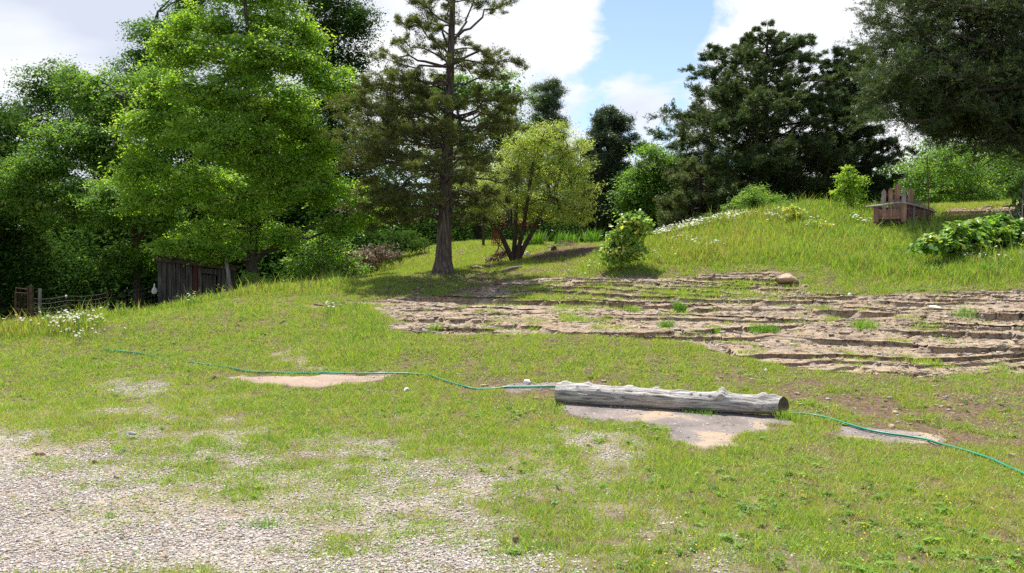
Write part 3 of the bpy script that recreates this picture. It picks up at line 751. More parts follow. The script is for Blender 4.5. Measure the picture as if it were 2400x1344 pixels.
# ---- the big cedar in the middle
def center_cedar():
    b = ground_pt(1038, 642, 20.0, dz=-.06); top = at(1068, -190, 20.0)
    def ax(py): # point on trunk at pixel row
        return at(1038 + (640 - py) * .042, py, 20.0)
    B = []
    man = [(95,1205,-14,.3,.35),(100,1130,-40,-.3,.3),(60,960,-30,.2,.3),(140,925,40,-.2,.25),(130,985,15,.5,.3),(157,868,128,-.1,.45),(150,935,95,.6,.3),(140,1232,158,-.2,.25),(142,1185,135,.7,.3),(150,1150,175,-.9,.3),
           (175,1010,95,-.8,.3),(215,905,165,.3,.35),(240,850,215,-.4,.35),(260,1130,200,-.6,.3),(250,1200,235,.2,.35),(290,800,250,0,.35),(350,795,240,-.7,.35),(345,870,265,-1.2,.3),(360,790,330,.6,.4),(330,1190,285,-.5,.3),(310,1225,300,.6,.35),
           (400,800,395,-.3,.4),(380,850,350,-1.3,.35),(350,950,300,-1.6,.3),(360,1120,320,-1.5,.3),(400,1215,420,-.4,.35),(395,1160,380,-1.2,.35),(430,840,450,-.8,.35),(440,1190,470,.3,.4),(450,900,470,-1.3,.35),(470,1150,480,-.9,.4),
           (470,820,490,.3,.45),(500,880,535,-.4,.45),(480,950,520,-.9,.4),(490,1090,520,-.8,.45),(300,960,240,-1.4,.3),(280,1080,240,-1.3,.3),(320,840,300,.9,.35),(240,960,200,-1.1,.3),(420,960,400,-1.7,.35),(330,1040,290,-1.9,.35),(440,1090,430,-1.6,.35)]
    for (py0, px1, py1, dY, st) in man:
        p0 = ax(py0); B.append((p0, at(px1, py1, 20.0 + dY * .85), st))
    def prof(f, c):
        py = 640 - f * 830
        xs = np.array([-190, -100, 0, 100, 160, 220, 300, 400, 480, 560]); l = np.array([.1, .5, 1.0, 1.3, 1.6, 1.9, 2.4, 2.2, 1.9, 1.3]); r = np.array([.1, .5, 1.1, .9, 1.4, 1.5, 1.8, 1.7, 1.4, .9])
        return float(np.interp(py, xs, l if c < 0 else r)) * .93
    B += auto_boughs(b, top, prof, 46, .14, .38, .12, .15)
    B += [q for q in auto_boughs(b, top, prof, 80, .14, .34, .05, .15) if q[0][2] < b[2] + 4.9 and q[1][1] > b[1] - .9 and (q[1][0] < b[0] + .3 or rng.random() < .5)]
    conifer('cedar_tree', 'tall open cedar with fluted grey trunk and brownish boughs in the middle of the slope', 'cedar tree', b, top, B, M['bark_cedar'], M['lf_cedar_c'], .20, .06, .012, 9, .125, tuft=.034, flare=1.7, dead=.16, twl=.36)
center_cedar()

# ---- big bright maple at the left, and the wood behind it
LM = [(440,70,50,40,22.3),(720,80,45,40,22.4),(385,120,30,30,22.2),(600,-60,120,60,22.5),(585,-20,85,60,22.5),(500,55,80,60,22),(640,50,85,60,22.3),(430,130,60,50,22),(570,120,110,70,21.3),(690,140,55,60,22),(380,200,50,40,22),(500,210,100,70,21.3),(650,240,90,70,21),(340,300,70,55,21.7),(440,310,90,60,21.2),
      (570,330,100,70,21.0),(720,330,80,70,22),(330,390,60,50,21.3),(430,430,100,60,21.5),(690,430,100,70,21.5),(790,440,70,50,22),(870,500,45,25,21.5),(560,460,90,60,21.3),(640,560,80,40,21.8),(800,530,60,30,21.8),(350,480,60,35,21.5),(500,545,80,35,21.8),(420,572,60,16,21.1),(515,596,42,16,21.3),(740,180,40,50,22.2),(800,200,25,50,22.4)]
broadleaf('maple_tree', 'large bright yellow-green maple in front of the dark wood behind the shed', 'maple tree', (606, 680), 22.0, LM, M['bark_dark'], M['lf_bright'], .078, 1.25, .24, .17, 62, tint0=.6, droop=.3)
WOOD = 'trees of the wood behind the shed'
broadleaf('broadleaf_tree', 'mid-green spreading tree directly left of the bright maple', 'tree', (330,700), 26, [(240,240,80,90,26),(320,230,90,80,26.5),(180,330,90,80,25.5),(280,370,110,90,25.5),(100,400,90,80,25),(200,470,120,80,25),(330,500,90,70,25),(60,480,80,60,24.8),(180,200,50,60,26.5),(400,250,60,120,26.5),(310,600,110,30,25.5),(330,420,70,50,24),(420,440,70,45,24),(500,430,70,45,24.2),(260,470,70,40,23.8),(390,520,70,30,24.2)], M['bark_dark'], M['lf_mid'], .082, 1.2, .27, .16, 58, WOOD, tint0=.68)  # last lobes added above the shed to keep the sun off it
broadleaf('broadleaf_tree', 'round-topped dark tree standing alone against the sky at far left', 'tree', (135,690), 33, [(130,190,80,50,33),(90,230,60,50,33),(170,240,60,50,33),(60,290,70,60,32),(150,320,90,70,32.5),(60,380,90,70,32)], M['bark_dark'], M['lf_mid'], .095, .95, .38, .16, 60, WOOD, tint0=.3)
broadleaf('broadleaf_tree', 'dark leafy tree at the left edge of the picture', 'tree', (15,700), 27, [(-20,270,70,60,29),(20,330,80,80,27),(-40,380,90,90,26),(40,440,80,70,26),(-30,500,100,80,25.5),(60,560,90,50,26),(-60,600,90,60,26)], M['bark_dark'], M['lf_dark'], .09, 1.0, .36, .16, 70, WOOD, tint0=.6)
broadleaf('broadleaf_tree', 'tall dark tree whose crown rises above the maple on its left side', 'tree', (350,690), 31, [(360,80,60,50,31),(330,140,60,50,31),(400,150,80,80,31),(310,200,60,50,31),(430,50,50,60,31.5),(340,260,90,70,31),(440,0,55,50,31),(480,-40,70,50,31),(270,240,60,50,31.5)], M['bark_dark'], M['lf_mid'], .09, .95, .36, .16, 65, WOOD, tint0=.38)
broadleaf('broadleaf_tree', 'tall dark tree behind the maple with top right branches against the sky', 'tree', (760,640), 32, [(760,-20,90,70,32),(790,60,90,80,32),(850,50,40,40,31.5),(740,130,80,80,32),(820,150,60,60,32),(780,240,80,80,32),(700,-40,80,60,32),(840,240,60,70,32),(760,340,90,80,32.5),(830,420,80,80,32)], M['bark_dark'], M['lf_dark'], .095, .95, .38, .2, 65, WOOD, tint0=.55)
broadleaf('broadleaf_tree', 'tree with pale-edged leaves showing behind the cedar trunk', 'tree', (1130,600), 35, [(960,270,80,70,36),(1020,220,80,60,36),(1110,210,80,60,36),(1190,220,55,60,35),(1160,300,80,70,35),(1060,320,90,70,36),(950,380,80,80,35.5),(1200,330,60,60,35),(1080,420,110,70,35),(880,340,70,80,35),(1180,400,70,60,35),(920,480,80,60,35)], M['bark_dark'], M['lf_mid'], .10, .9, .42, .18, 60, WOOD, tint0=.45)
# rows deeper in the wood closing the gaps
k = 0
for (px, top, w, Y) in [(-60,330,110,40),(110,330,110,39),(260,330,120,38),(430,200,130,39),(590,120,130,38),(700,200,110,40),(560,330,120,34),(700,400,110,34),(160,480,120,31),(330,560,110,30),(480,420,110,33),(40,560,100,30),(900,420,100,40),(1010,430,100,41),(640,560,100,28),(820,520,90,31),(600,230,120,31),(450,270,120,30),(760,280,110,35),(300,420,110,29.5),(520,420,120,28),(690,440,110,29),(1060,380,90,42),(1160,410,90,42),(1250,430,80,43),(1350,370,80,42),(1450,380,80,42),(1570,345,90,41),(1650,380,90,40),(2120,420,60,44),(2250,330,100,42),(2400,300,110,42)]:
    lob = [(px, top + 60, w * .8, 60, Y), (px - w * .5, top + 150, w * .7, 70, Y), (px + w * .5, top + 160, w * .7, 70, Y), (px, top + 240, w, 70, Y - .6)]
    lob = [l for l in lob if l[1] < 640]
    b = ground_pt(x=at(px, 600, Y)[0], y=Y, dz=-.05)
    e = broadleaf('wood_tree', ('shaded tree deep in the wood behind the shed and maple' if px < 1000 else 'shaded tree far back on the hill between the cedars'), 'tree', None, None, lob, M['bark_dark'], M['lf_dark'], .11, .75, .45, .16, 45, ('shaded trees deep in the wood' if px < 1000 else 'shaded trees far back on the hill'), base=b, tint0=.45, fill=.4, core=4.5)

# ---- pale multi-stemmed tree right of the cedar
def willow():
    g = ground_pt(1208, 612, dz=-.04); Y = float(g[1])
    def st(pts, r): return ([g + np.array([(i - 1.5) * .03, 0, 0]) if k == 0 else at(p[0], p[1], Y + p[2]) for k, p in enumerate(pts)], r)
    stems = []
    for i, pts in enumerate([[(0,0,0),(1185,575,0),(1173,545,-.05),(1140,505,-.1),(1120,450,-.2),(1110,400,-.3)], [(0,0,0),(1205,585,.1),(1208,540,.1),(1210,470,.2),(1215,380,.3)], [(0,0,0),(1216,580,0),(1226,540,0),(1235,480,-.2),(1250,380,-.3)], [(0,0,0),(1225,585,0),(1246,548,0),(1275,490,.1),(1310,420,.2),(1330,340,.2)],[(0,0,0),(1190,597,-.1),(1168,572,-.2),(1160,560,-.3)]]):
        stems.append(st(pts, .075 if i < 4 else .02))
    lob = [(1270,330,50,40,Y),(1320,360,50,50,Y),(1250,400,70,60,Y+.3),(1340,430,45,50,Y),(1300,470,70,60,Y-.3),(1200,420,60,60,Y),(1160,470,60,50,Y-.4),(1130,490,40,35,Y-.5),(1350,500,40,35,Y-.3),(1240,490,80,40,Y+.4),(1360,380,30,40,Y),(1220,350,50,50,Y+.2),(1110,440,40,50,Y-.2),(1370,450,25,25,Y-.2),(1300,310,30,20,Y)]
    broadleaf_small('willow_tree', 'small pale yellow-green tree with several reddish stems right of the cedar', 'small tree', None, None, lob, M['bark_red'], M['lf_willow'], .075, 1.15, .17, .07, 34, base=g, stems=stems, wr=.24, droop=-.5, tint0=.55, fill=.4)
willow()

# ---- pines and cedars beyond
def pine(name, label, px, topy, basey, Y, half, cat='pine tree', leaf='lf_pine', n=60, z0=.2, bare=.3, shape=None, trunk=.17, needle=.13, tuft_per=14, lean=0, seedrise=.25, tw=.42, tuft=.11, group=None, tint0=.5, step=.22, dead=0):
    b = at(px, basey, Y); b = ground_pt(x=b[0], y=b[1], dz=-.05); top = at(px + lean, topy, Y)
    hw = half * Y / F
    prof = shape or (lambda f, c: hw * (math.sin(min(1, (1 - f) * 1.35) * math.pi / 2) ** .8) * (.75 + .25 * math.sin(f * 40)))
    pf = (lambda f, c: hw * shape(f, c)) if shape else prof
    B = auto_boughs(b, top, pf, n, z0, bare, seedrise)
    return conifer(name, label, cat, b, top, B, M['bark_dark'], M[leaf], trunk, needle, needle * .17, tuft_per, step, group, tuft, tint0=tint0, twl=tw, dead=dead, spl=.5)
pine('pine_tree', 'slim distant pine with two leafy heads on the skyline right of the cedar', 1285, 200, 560, 44, 75, n=46, z0=.35, shape=lambda f, c: [.45, 1.0, .8, .55, .5][min(4, int(f * 5))], seedrise=.4, tint0=.7, tuft=.15, tuft_per=16)
pine('pine_tree', 'dark rounded pine between the pale tree and the green thicket', 1425, 262, 545, 32, 88, n=90, z0=.12, tint0=.5, shape=lambda f, c: float(np.interp(f, [0, .3, .6, .85, 1], [.9, 1.0, .95, .6, .1])) * (.8 + .2 * math.sin(f * 31)), seedrise=.3)
def cs(f, c):  # broad layered cedar, longer boughs to the left
    r = float(np.interp(f, [0, .2, .4, .62, .8, .93, 1], [1.0, 1.1, 1.05, .88, .68, .42, .1]))
    return r * (1.12 if c < 0 else .9)
pine('cedar_tree', 'broad dark cedar with layered boughs against the sky at the right', 1775, 70, 500, 29, 205, 'cedar tree', 'lf_cedar_d', 120, .05, .2, cs, .22, .11, 8, 25, .16, .30, .036, tint0=.5, step=.2)
pine('cedar_tree', 'dense blackish cedar close on the right of the broad layered cedar', 1985, 112, 500, 30, 125, 'cedar tree', 'lf_cedar_d', 112, .04, .2, lambda f, c: float(np.interp(f, [0, .25, .6, .85, 1], [.95, 1.0, .85, .65, .25])) * (.85 + .2 * math.sin(f * 23)), .2, .11, 10, 5, .2, .32, .042, tint0=.3, step=.18)
pine('cedar_tree', 'low drooping cedar in front of the broad layered cedar beside the daisy slope', 1640, 375, 520, 27, 105, 'cedar tree', 'lf_cedar_d', 46, .05, .3, lambda f, c: float(np.interp(f, [0, .4, .8, 1], [1, 1, .7, .2])), .1, .10, 10, 0, .1, .36, .05, tint0=.75, step=.2)
def near_cedar():
    b = ground_pt(x=15.6, y=21.0, dz=-.05); top = np.array([15.9, 21.0, 14.5])
    B = []
    man = [(2050,15),(2060,70),(2040,110),(2110,20),(2045,150),(2080,190),(2020,190),(2050,235),(2100,270),(2060,275),(2140,292),(2200,300),(2150,240),(2250,300),(2120,150),(2180,60),(2200,120),(2170,200),(2240,250),(2300,280),(2260,40),(2300,160),(2340,60),(2350,230),(2380,290),(2160,-10),(2230,-40),(2320,-30),(2390,120),(2120,100),(2180,272),(2090,-10),(2330,300),(2100,215)]
    for (px, py) in man:
        for rep in range(2):
            Y = 21 + rng.uniform(-1.6, 1.6); e = at(px + rng.uniform(-12, 25), py + rng.uniform(-14, 14), Y)
            z = np.clip(e[2] - rng.uniform(.2, 1.3) + .1, 4.4, 12.5); s = b + (top - b) * ((z - b[2]) / (top[2] - b[2]))
            B.append((s, e, .3))
    B += auto_boughs(b, top, lambda f, c: float(np.interp(f, [0, .2, .7, 1], [1.6, 2.6, 2.4, .4])), 24, .42, .3, .1)
    conifer('cedar_tree', 'big near cedar whose trunk is out of view, boughs hanging in from the upper right', 'cedar tree', b, top, B, M['bark_cedar'], M['lf_cedar_d'], .26, .08, .013, 9, .15, tuft=.032, spl=.5, tint0=.5, twl=.24, up=.1, dead=.1)
near_cedar()

# ---- thickets and bushes
broadleaf('thicket', 'fresh green thicket between the round pine and the layered cedar', 'bush', (1535,535), 30, [(1530,370,50,40,30),(1500,420,50,50,29.5),(1560,430,50,60,30),(1520,480,60,40,29.5),(1480,470,40,40,29),(1600,400,40,50,31)], M['bark_dark'], M['lf_mid'], .09, 1.0, .33, .08, 65, tint0=.62)
broadleaf_small('hazel_bush', 'large light-green bush behind the wooden planter box, nearer the rod', 'bush', (2200,480), 26, [(2170,410,50,45,26),(2230,395,60,50,26),(2290,400,50,50,26),(2200,445,60,35,25.5),(2280,450,60,30,25.5),(2140,420,30,30,26)], M['bark_dark'], M['lf_bright'], .06, 1.1, .22, .05, 50, tint0=.33)
broadleaf_small('hazel_bush', 'mid-green trees behind the light bush at the right edge', 'bush', (2370,480), 29, [(2350,360,60,60,30),(2420,380,70,70,29),(2340,420,60,50,29),(2400,440,60,40,28),(2130,390,40,30,34),(2250,350,70,40,33),(2180,360,40,30,34)], M['bark_dark'], M['lf_mid'], .08, 1.0, .3, .08, 60, tint0=.5)
broadleaf_small('weed_bush', 'feathery green bush on the crest left of the sapling', 'bush', (1775,500), 23.6, [(1775,475,50,22,23.6),(1730,490,30,14,23.6),(1820,485,30,18,23.6),(1765,455,22,14,23.6)], M['bark_dark'], M['lf_mid'], .06, 1.5, .14, .02, 40, tint0=.8, wr=.3, droop=-.4)
broadleaf_small('sapling', 'slender bright green sapling on the crest left of the planter box', 'sapling', (1993,500), 22.6, [(1985,400,18,14,22.6),(1975,425,22,16,22.6),(2010,425,20,14,22.6),(1985,455,24,18,22.6),(2012,452,18,14,22.6),(1995,480,22,16,22.6),(1968,450,14,10,22.6)], M['bark_dark'], M['lf_bright'], .06, 1.4, .11, .025, 22, tint0=.72, droop=.2, fill=.5)
broadleaf_small('mulberry_bush', 'bright broad-leaved bush in the grass at the upper edge of the rock', 'bush', (1465,612), None, [(1485,512,32,14,18.6),(1500,535,30,14,18.5),(1455,548,30,20,18.5),(1440,580,28,22,18.4),(1480,575,32,22,18.5),(1460,600,34,12,18.4),(1515,520,18,8,18.5),(1430,600,16,14,18.4)], M['bark_dark'], M['lf_bushy'], .09, 1.5, .12, .02, 13, tint0=.66, wr=.7, droop=.5, fill=.5)
broadleaf_small('grape_vine', 'sprawling big-leaved vine mound right of the planter box', 'vine', (2270,600), None, [(2290,530,44,14,16.9),(2235,540,40,13,16.6),(2340,520,30,12,17),(2200,565,34,12,16.3),(2270,560,50,18,16.6),(2180,575,26,7,16.2),(2330,550,40,16,16.8),(2260,585,40,14,16.5)], M['bark_dark'], M['lf_bushy'], .115, 1.7, .13, .02, 16, tint0=.56, wr=.85, droop=.35, fill=.4)
broadleaf_small('grape_vine', 'vine with large pale leaves cut by the right edge', 'vine', (2390,600), None, [(2385,550,30,12,16.8),(2400,530,26,10,17),(2370,575,20,8,16.6),(2410,570,30,14,16.6),(2420,440,30,20,20),(2395,455,24,18,20),(2400,490,20,20,20)], M['bark_dark'], M['lf_bushy'], .125, 1.3, .13, .02, 12, tint0=.42, wr=.85, droop=.35, fill=.4)
broadleaf_small('weed_plant', 'yellow-topped young plant on the slope below the crest', 'plant', (1862,540), 21, [(1855,490,12,8,21),(1862,508,14,7,21),(1850,515,9,5,21)], M['bark_dark'], M['lf_bushy'], .075, 1.4, .08, .012, 11, tint0=.95, wr=.6)
broadleaf_small('weed_plant', 'yellow-green spreading plant lower on the slope left of the planter box', 'plant', (1910,560), 20.4, [(1895,528,18,8,20.4),(1925,535,20,8,20.4),(1910,520,10,5,20.4),(1935,528,10,5,20.4)], M['bark_dark'], M['lf_bushy'], .07, 1.4, .09, .012, 11, tint0=.85, wr=.6)
# undergrowth at the wood edge
broadleaf_small('bramble', 'leafy shrub under the right side of the maple at the lawn edge', 'bush', (745,655), 22.2, [(760,560,50,28,22.5),(720,600,50,30,22.2),(790,590,50,30,22.6),(700,635,36,20,21.8),(760,630,50,24,22),(820,620,36,22,22.2)], M['bark_dark'], M['lf_mid'], .08, 1.2, .2, .03, 30, tint0=.75)
broadleaf_small('bramble', 'dark low shrub behind the brush heap left of the cedar trunk', 'bush', (940,590), 27.5, [(900,560,50,20,27.5),(950,565,50,22,27.5),(980,575,26,14,27.5),(860,555,40,24,27)], M['bark_dark'], M['lf_dark'], .07, 1.2, .2, .03, 35, tint0=.9)
broadleaf_small('brush_heap', 'heap of brown brush with a little green over it at the lawn edge', 'brush heap', (870,618), 24.0, [(850,605,34,16,23.6),(880,595,40,18,24.2),(910,590,26,14,24.6),(830,625,24,12,23)], M['twig'], M['lf_dead'], .06, 1.3, .16, .03, 30, tint0=.5)
broadleaf_small('shrub', 'small brown and green shrub at the foot of the pale tree', 'shrub', (1170,612), 22.6, [(1168,598,12,9,22.6),(1146,606,10,7,22.6),(1180,592,10,6,22.6)], M['twig'], M['lf_dead'], .05, 1.4, .08, .01, 20, tint0=.6)
broadleaf_small('shrub', 'leafy weed clump lit by the sun at the shed corner post', 'shrub', (583,668), 20.9, [(583,645,12,8,20.9),(575,660,10,6,20.9),(600,650,10,8,20.9)], M['twig'], M['lf_mid'], .05, 1.4, .08, .01, 18, tint0=.9)

# far undergrowth closing the view under the crowns
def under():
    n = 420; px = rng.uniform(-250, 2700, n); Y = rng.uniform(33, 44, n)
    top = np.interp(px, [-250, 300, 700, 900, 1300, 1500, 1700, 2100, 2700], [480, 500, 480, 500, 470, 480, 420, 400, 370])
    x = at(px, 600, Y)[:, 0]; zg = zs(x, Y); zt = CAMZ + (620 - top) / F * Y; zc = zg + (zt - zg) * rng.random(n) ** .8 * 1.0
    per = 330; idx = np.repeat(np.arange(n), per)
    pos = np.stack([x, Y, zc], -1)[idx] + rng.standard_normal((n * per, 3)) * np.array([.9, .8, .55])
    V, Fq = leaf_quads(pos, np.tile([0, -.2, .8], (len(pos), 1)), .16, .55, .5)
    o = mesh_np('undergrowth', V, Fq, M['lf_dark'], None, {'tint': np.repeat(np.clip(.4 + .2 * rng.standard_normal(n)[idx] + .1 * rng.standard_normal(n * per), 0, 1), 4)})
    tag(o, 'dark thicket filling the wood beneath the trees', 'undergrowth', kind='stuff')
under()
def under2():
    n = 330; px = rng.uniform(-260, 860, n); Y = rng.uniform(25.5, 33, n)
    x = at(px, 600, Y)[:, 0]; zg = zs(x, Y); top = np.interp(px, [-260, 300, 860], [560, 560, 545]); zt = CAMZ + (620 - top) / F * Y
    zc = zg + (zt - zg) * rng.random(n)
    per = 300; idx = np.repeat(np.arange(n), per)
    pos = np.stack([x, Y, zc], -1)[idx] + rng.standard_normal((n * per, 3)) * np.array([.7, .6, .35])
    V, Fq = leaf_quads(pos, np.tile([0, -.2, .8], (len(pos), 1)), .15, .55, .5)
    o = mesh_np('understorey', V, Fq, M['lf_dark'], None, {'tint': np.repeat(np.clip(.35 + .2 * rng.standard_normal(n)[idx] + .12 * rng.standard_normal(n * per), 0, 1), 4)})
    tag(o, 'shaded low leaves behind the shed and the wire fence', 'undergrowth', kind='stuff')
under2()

# ------------------------------------------------------------------ flowers
def daisies():
    px = []; 
    def line(n, a, b, sp): 
        t = rng.random(n); px.extend(zip(a[0] + (b[0] - a[0]) * t + rng.normal(0, sp, n), a[1] + (b[1] - a[1]) * t + rng.normal(0, sp * .25, n)))
    line(190, (1545, 548), (1640, 524), 14); line(150, (1640, 524), (1740, 506), 12); line(50, (1560, 560), (1680, 585), 22); line(70, (1780, 508), (1900, 510), 20)
    line(26, (1990, 512), (2035, 522), 10); line(40, (2180, 590), (2400, 620), 30); line(14, (1340, 640), (1420, 628), 15); line(20, (1050, 668), (1100, 660), 14); line(30, (1420, 600), (1560, 600), 30); line(14, (780, 730), (765, 735), 10)
    line(25, (2300, 500), (2400, 505), 20)
    px = np.array(px); w = cast(px[:, 0], px[:, 1] + 14)
    lx = np.concatenate([rng.normal(170, 34, 120), rng.normal(5, 30, 70), rng.normal(160, 60, 30), rng.normal(455, 14, 10)]); ly = np.concatenate([rng.normal(762, 8, 120), rng.normal(758, 8, 70), rng.normal(780, 10, 30), rng.normal(714, 4, 10)])
    w = np.vstack([w, cast(lx, ly + 12)])
    n = len(w); z = surf(w[:, 0], w[:, 1]); h = np.where(w[:, 1] > 14, .22, .16) * (.75 + .6 * rng.random(n)); c = np.stack([w[:, 0], w[:, 1], z + h], -1)
    V = []; Fc = []; 
    nn = np.array([0, -.25, 1.]) + rng.normal(0, .35, (n, 3)); nn /= np.linalg.norm(nn, axis=1, keepdims=True)
    a = np.cross(nn, [1., 0, 0]); a /= np.linalg.norm(a, axis=1, keepdims=True); b = np.cross(nn, a); r = (.011 + .013 * rng.random(n))[:, None] * np.where(w[:, 1:2] > 19, 1.35, 1)
    for k in range(8):
        t0 = k * math.pi / 4; t1 = t0 + .5; tm = t0 + .25
        V.append(np.stack([c, c + (a * math.cos(t0) + b * math.sin(t0)) * r, c + (a * math.cos(tm) + b * math.sin(tm)) * r * 1.12, c + (a * math.cos(t1) + b * math.sin(t1)) * r], 1))
    V = np.concatenate(V, 1).reshape(-1, 3); Fc = np.arange(len(V)).reshape(-1, 4)
    o = mesh_np('daisies', V, Fc, M['petal'], None, {'tint': rng.random(len(V))}); tag(o, 'white daisies standing in the long grass', 'daisies', kind='stuff')
    st = np.stack([w[:, 0], w[:, 1], z], -1)
    V, Fq = prisms(st, c, .003, .002, 3); o = mesh_np('daisy_stems', V, Fq, M['grass'], None, {'tint': np.full(len(V), .7)}); tag(o, 'thin green stems of the white daisies', 'flower stems', kind='stuff')
    # tiny yellow flowers bottom right
    x, y = scatter(900, 4.2, 7, 1, 0); k = (x > .6) & (fbm(x * 1.5, y * 1.5, 123, 3) > .12); x, y = x[k], y[k]; z = surf(x, y) + .045
    V, Fq = leaf_quads(np.stack([x, y, z], -1), np.tile([0, 0, 1.], (len(x), 1)), .012, .9, .4)
    o = mesh_np('buttercups', V, Fq, M['yellow'], None, {'tint': rng.random(len(V))}); tag(o, 'tiny yellow flowers sprinkled in the near lawn', 'flowers', kind='stuff')
daisies()

# reeds/grass clumps at dark wood edge and individual tufts on the rocks
def tuft(px, py, h, n, label, spread=.1, tint=.75, wd=.007, group='green weed tufts rooted on the rock ledges', Y=None):
    w = cast(px, py)[0] if Y is None else at(px, py, Y)[:2]
    spread = min(spread, .12); xs = w[0] + np.clip(rng.normal(0, spread, n), -1.7 * spread, 1.7 * spread); ys = w[1] + np.clip(rng.normal(0, spread * .7, n), -1.1 * spread, 1.1 * spread); z = surf(xs, ys) - .01
    z = np.minimum(z, np.median(z) + .06)
    a, b, c, d, t = blades(xs, ys, z, h * (.5 + .6 * rng.random(n)), np.full(n, wd), .2 + .6 * rng.random(n), None)
    V = np.stack([a, b, c, d, t], 1).reshape(-1, 3); k = np.arange(n)[:, None] * 5
    Fc = np.concatenate([k + [[0, 1, 2]], k + [[0, 2, 3]], k + [[3, 2, 4]]], 1).reshape(-1, 3)
    o0 = np.array([w[0], w[1], float(np.median(z))])
    o = mesh_np('weed_tuft', V - o0, Fc, M['grass'], None, {'tint': np.repeat(np.clip(tint + .1 * rng.standard_normal(n), 0, 1), 5)})
    o.location = o0; tag(o, label, 'weed', group)
tuft(1593, 722, .26, 260, 'upright bright green tuft, tallest on the ledges', .055, .8)
tuft(1482, 727, .13, 200, 'rounded tuft left of the tallest one on the ledges', .09, .6)
tuft(1560, 762, .16, 200, 'small tuft below the tallest one on the ledges', .07, .75)
tuft(1678, 770, .12, 120, 'small sprig between the rounded ledge tufts', .05, .65)
tuft(1790, 772, .17, 420, 'wide leafy tuft in the middle of the ledges', .16, .8)
tuft(2025, 765, .16, 300, 'loose weed clump on the right half of the ledges', .18, .65)
tuft(2260, 735, .13, 220, 'green clump beside the white scrap on the ledges', .12, .7)
tuft(2170, 850, .13, 200, 'yellowish tuft low on the ledges toward the right edge', .12, .45)
tuft(1350, 745, .10, 220, 'spreading green patch on the ledges above the log', .16, .6)
tuft(1020, 770, .14, 160, 'tuft at the lower left edge of the ledges', .07, .6)
tuft(1845, 985, .14, 260, 'grass tuft growing against the right end of the log', .07, .5, .005, 'grass tufts around the log')
tuft(1660, 975, .08, 90, 'tiny weed peeping out under the log', .05, .8, .006, 'grass tufts around the log')
tuft(1620, 972, .07, 80, 'second tiny weed under the middle of the log', .05, .8, .006, 'grass tufts around the log')
tuft(1310, 962, .07, 60, 'little weed at the near left end of the log', .05, .7, .006, 'grass tufts around the log')
tuft(255, 1215, .08, 40, 'lone green grass tuft standing in the gravel', .02, .8, .004, 'grass tufts in the gravel')
tuft(620, 1230, .07, 160, 'flat green tuft in the gravel left of the brown stone', .07, .75, .004, 'grass tufts in the gravel')
tuft(1290, 1285, .07, 160, 'dark green tuft in the gravel below the brown stone', .07, .8, .004, 'grass tufts in the gravel')
for i, (px, py, h, Yv) in enumerate([(1262, 600, .55, 27), (1315, 585, .5, 27), (1385, 580, .6, 26.5), (1340, 585, .45, 27.5), (1240, 590, .5, 27)]):
    tuft(px, py, h, 130, ['tall reed clump behind the stems of the pale tree', 'tall reed clump above the brown mound', 'tall reed clump at the right end of the brown mound', 'thin reed clump in the gap behind the mound', 'reed clump seen between the reddish stems'][i], .18, .8, .018, 'reed clumps along the dark wood edge', Yv)

